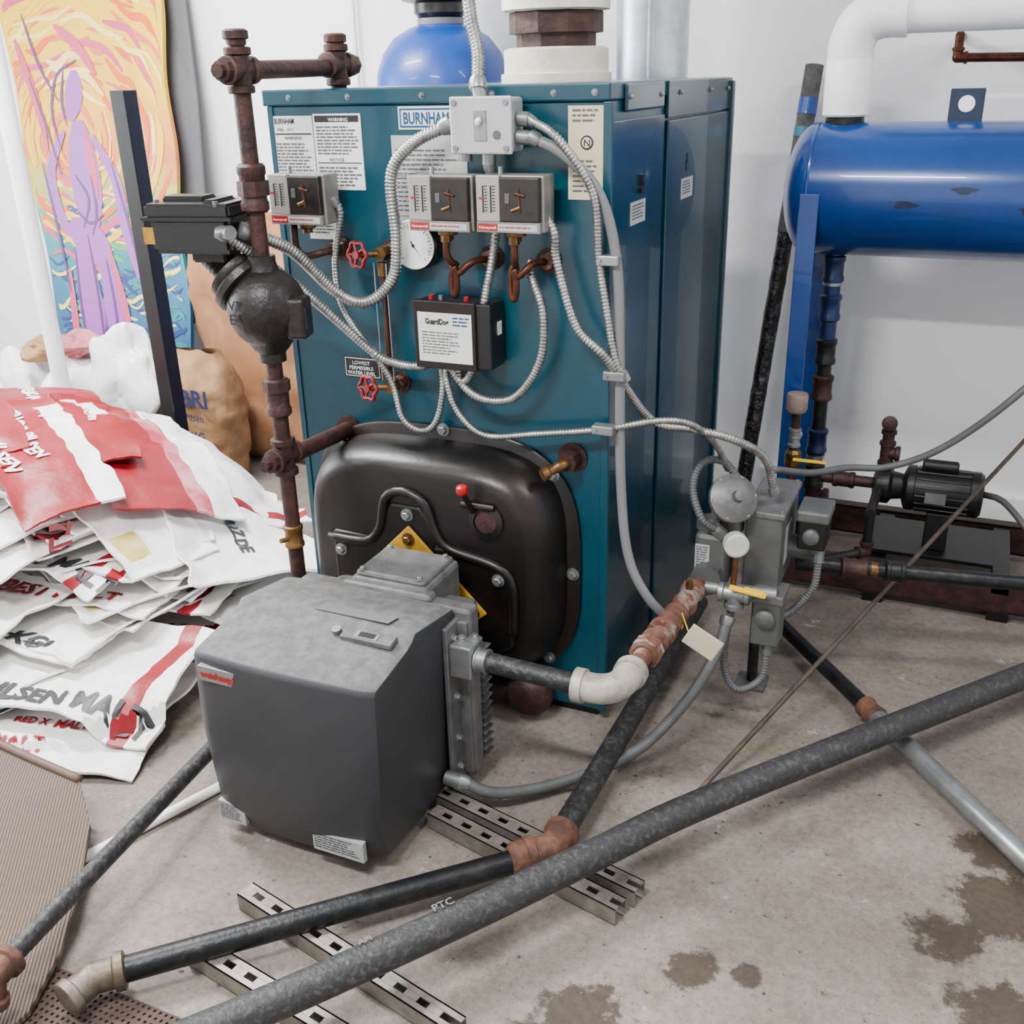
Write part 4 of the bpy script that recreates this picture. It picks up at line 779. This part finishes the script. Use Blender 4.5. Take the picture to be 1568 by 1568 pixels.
def sack(nm,part,c,w,d,h,mat,seed,openTop=False,txt=None):
    o=root(nm); rings=[]; nn=26; sg=64
    for k in range(nn+1):
        t=k/nn; z=h*t; sq=1-.10*abs(2*t-1)**3; top=max(0,(t-.78)/.22); ww=w/2*sq*(1+.04*math.sin(t*9+seed))*(1-.12*top); dd=d/2*sq*(1-.75*top)*(1-.5*max(0,.06-t)/.06)
        r=[]
        for i in range(sg):
            a=2*math.pi*i/sg; ca,sa=math.cos(a),math.sin(a)
            x=ww*abs(ca)**.6*(1 if ca>0 else -1); y=dd*abs(sa)**.7*(1 if sa>0 else -1)
            nz2=.018*noise.noise(V((x*9,y*9+seed,z*7)))+.016*abs(noise.noise(V((x*18,z*14+x*10,seed))))+.006*tri(x*6+z*5)
            r.append(V((c[0]+x*(1+nz2*4)+.02*top*math.sin(z*20),c[1]+y+nz2*(1 if sa>0 else -1),max(.002,z+ (.03*noise.noise(V((x*12,seed,y*5)))*top)))))
        rings.append(r)
    loft(part,rings,mat,o,not openTop,35)
    return o
sack('tan_paper_sack','sack',(-1.18,1.43,0),.58,.28,1.05,tan,1); sack('tan_paper_sack','sack',(-.70,1.44,0),.36,.24,.50,tan,5)
kb=sack('kraft_paper_bag','bag',(-1.30,1.08,0),.44,.22,.56,kraft,9,True)
nvy=pm('navy_print',(.004,.008,.07),None,rough=.5)
text('bag_print','BRI',(-1.25,.945,.36),EX,EZ,.10,nvy,kb,bold=.03); text('bag_print_2','Natural Pilsen',(-1.38,.945,.30),EX,EZ,.042,nvy,kb); text('bag_print_3','25 KG',(-1.28,.945,.22),EX,EZ,.05,nvy,kb)
sack('white_sack','sack',(-1.74,1.2,0),.26,.16,.34,poly,13)

def corr():
    m=pm('corrugated_brown',(.12,.08,.06),(.17,.12,.09),20,.75); nt=m.node_tree; N=nt.nodes; L=nt.links; b=N['Principled BSDF']
    tc=N.new('ShaderNodeTexCoord'); mp=N.new('ShaderNodeMapping'); mp.inputs['Rotation'].default_value=(0,0,math.radians(-33)); L.new(tc.outputs['Object'],mp.inputs[0])
    w=N.new('ShaderNodeTexWave'); w.inputs['Scale'].default_value=46; w.bands_direction='X'; L.new(mp.outputs[0],w.inputs[0])
    bp=N.new('ShaderNodeBump'); bp.inputs['Strength'].default_value=.8; bp.inputs['Distance'].default_value=.004; L.new(w.outputs['Fac'],bp.inputs['Height']); L.new(bp.outputs['Normal'],b.inputs['Normal'])
    r=N.new('ShaderNodeValToRGB'); r.color_ramp.elements[0].color=(.070,.047,.034,1); r.color_ramp.elements[1].color=(.165,.118,.088,1); L.new(w.outputs['Fac'],r.inputs[0]); L.new(r.outputs[0],b.inputs['Base Color']); return m
Cg=root('corrugated_filter_panel')
poly_=[(-.80,-.72,.105),(-.37,-.78,.10),(-.08,-.815,.10),(.03,-.90,.075),(.12,-1.03,.04),(.19,-1.15,.022),(.235,-1.27,.010),(.22,-1.5,.008),(-.80,-1.5,.008)]
prism('panel',poly_,(0,0,1),.014,corr(),Cg,.002); tube('top_edge',[(-.80,-.72,.12),(-.37,-.785,.118),(-.08,-.815,.116)],.010,pm('brown_frame',(.09,.05,.034),None,rough=.6),Cg)
Mt=root('perforated_rubber_mat'); vs=[];fs=[]
c=V((.42,-1.34,.004)); q=.013
for i in range(-18,16):
    for j in range(-14,14):
        x=c.x+i*q;y=c.y+j*q; a=q*.5;b_=q*.22; k=len(vs)
        vs+=[(x-a,y-a,.006),(x+a,y-a,.006),(x+a,y+a,.006),(x-a,y+a,.006),(x-b_,y-b_,.006),(x+b_,y-b_,.006),(x+b_,y+b_,.006),(x-b_,y+b_,.006)]
        fs+=[(k,k+1,k+5,k+4),(k+1,k+2,k+6,k+5),(k+2,k+3,k+7,k+6),(k+3,k,k+4,k+7)]
o=mk('mat',vs,fs,pm('brown_rubber',(.055,.034,.024),None,rough=.8),Mt); m=o.modifiers.new('s','SOLIDIFY'); m.thickness=.004

# ------------------------------------------------------------------ lights
def fixture(x,y,lx,ly,pw,col=(1,.995,.985)):
    o=root('ceiling_light'); box('housing',(x-lx/2-.03,y-ly/2-.03,H-.06),(x+lx/2+.03,y+ly/2+.03,H-.001),white,o,.005)
    ld=bpy.data.lights.new('tube','AREA'); ld.shape='RECTANGLE'; ld.size=lx; ld.size_y=ly; ld.energy=pw; ld.color=col
    l=bpy.data.objects.new('tube',ld); l.location=(x,y,H-.065); link(l,o)
fixture(-1.2,-.1,1.2,.14,225); fixture(.6,-1.9,.9,.14,138); fixture(2.6,-.2,1.2,.14,44); fixture(-2.0,-2.2,1.2,.14,60)
wd=bpy.data.worlds.new('world'); bpy.context.scene.world=wd; wd.use_nodes=True; wd.node_tree.nodes['Background'].inputs[0].default_value=(.9,.95,1,1); wd.node_tree.nodes['Background'].inputs[1].default_value=.3
Wn=root('window_1'); box('frame',(X0,-1.6,.9),(X0+.04,.6,2.3),white,Wn,.004)
ld=bpy.data.lights.new('daylight','AREA'); ld.shape='RECTANGLE'; ld.size=1.3; ld.size_y=2.0; ld.energy=120; ld.color=(.93,.97,1)
l=bpy.data.objects.new('daylight',ld); l.location=(X0+.06,-.5,1.6); l.rotation_euler=(0,math.radians(-90),0); link(l,Wn)

# ------------------------------------------------------------------ camera
f=1570.0; th=math.radians(23); ro=math.radians(1.5); yaw=math.radians(24.5)
Rz=Matrix.Rotation(yaw,3,'Z')
Fw=Rz@V((0,math.cos(th),-math.sin(th))); R0=Rz@V((1,0,0)); U0=Rz@V((0,math.sin(th),math.cos(th)))
r_=R0*math.cos(ro)-U0*math.sin(ro); u_=U0*math.cos(ro)+R0*math.sin(ro)
cam=bpy.data.cameras.new('camera'); co=bpy.data.objects.new('camera',cam); bpy.context.collection.objects.link(co)
M=Matrix((r_,u_,-Fw)).transposed().to_4x4(); M.translation=V((1.61,-2.135,1.55)); co.matrix_world=M
cam.sensor_width=36; cam.lens=36*f/1568; cam.clip_start=.05
bpy.context.scene.camera=co
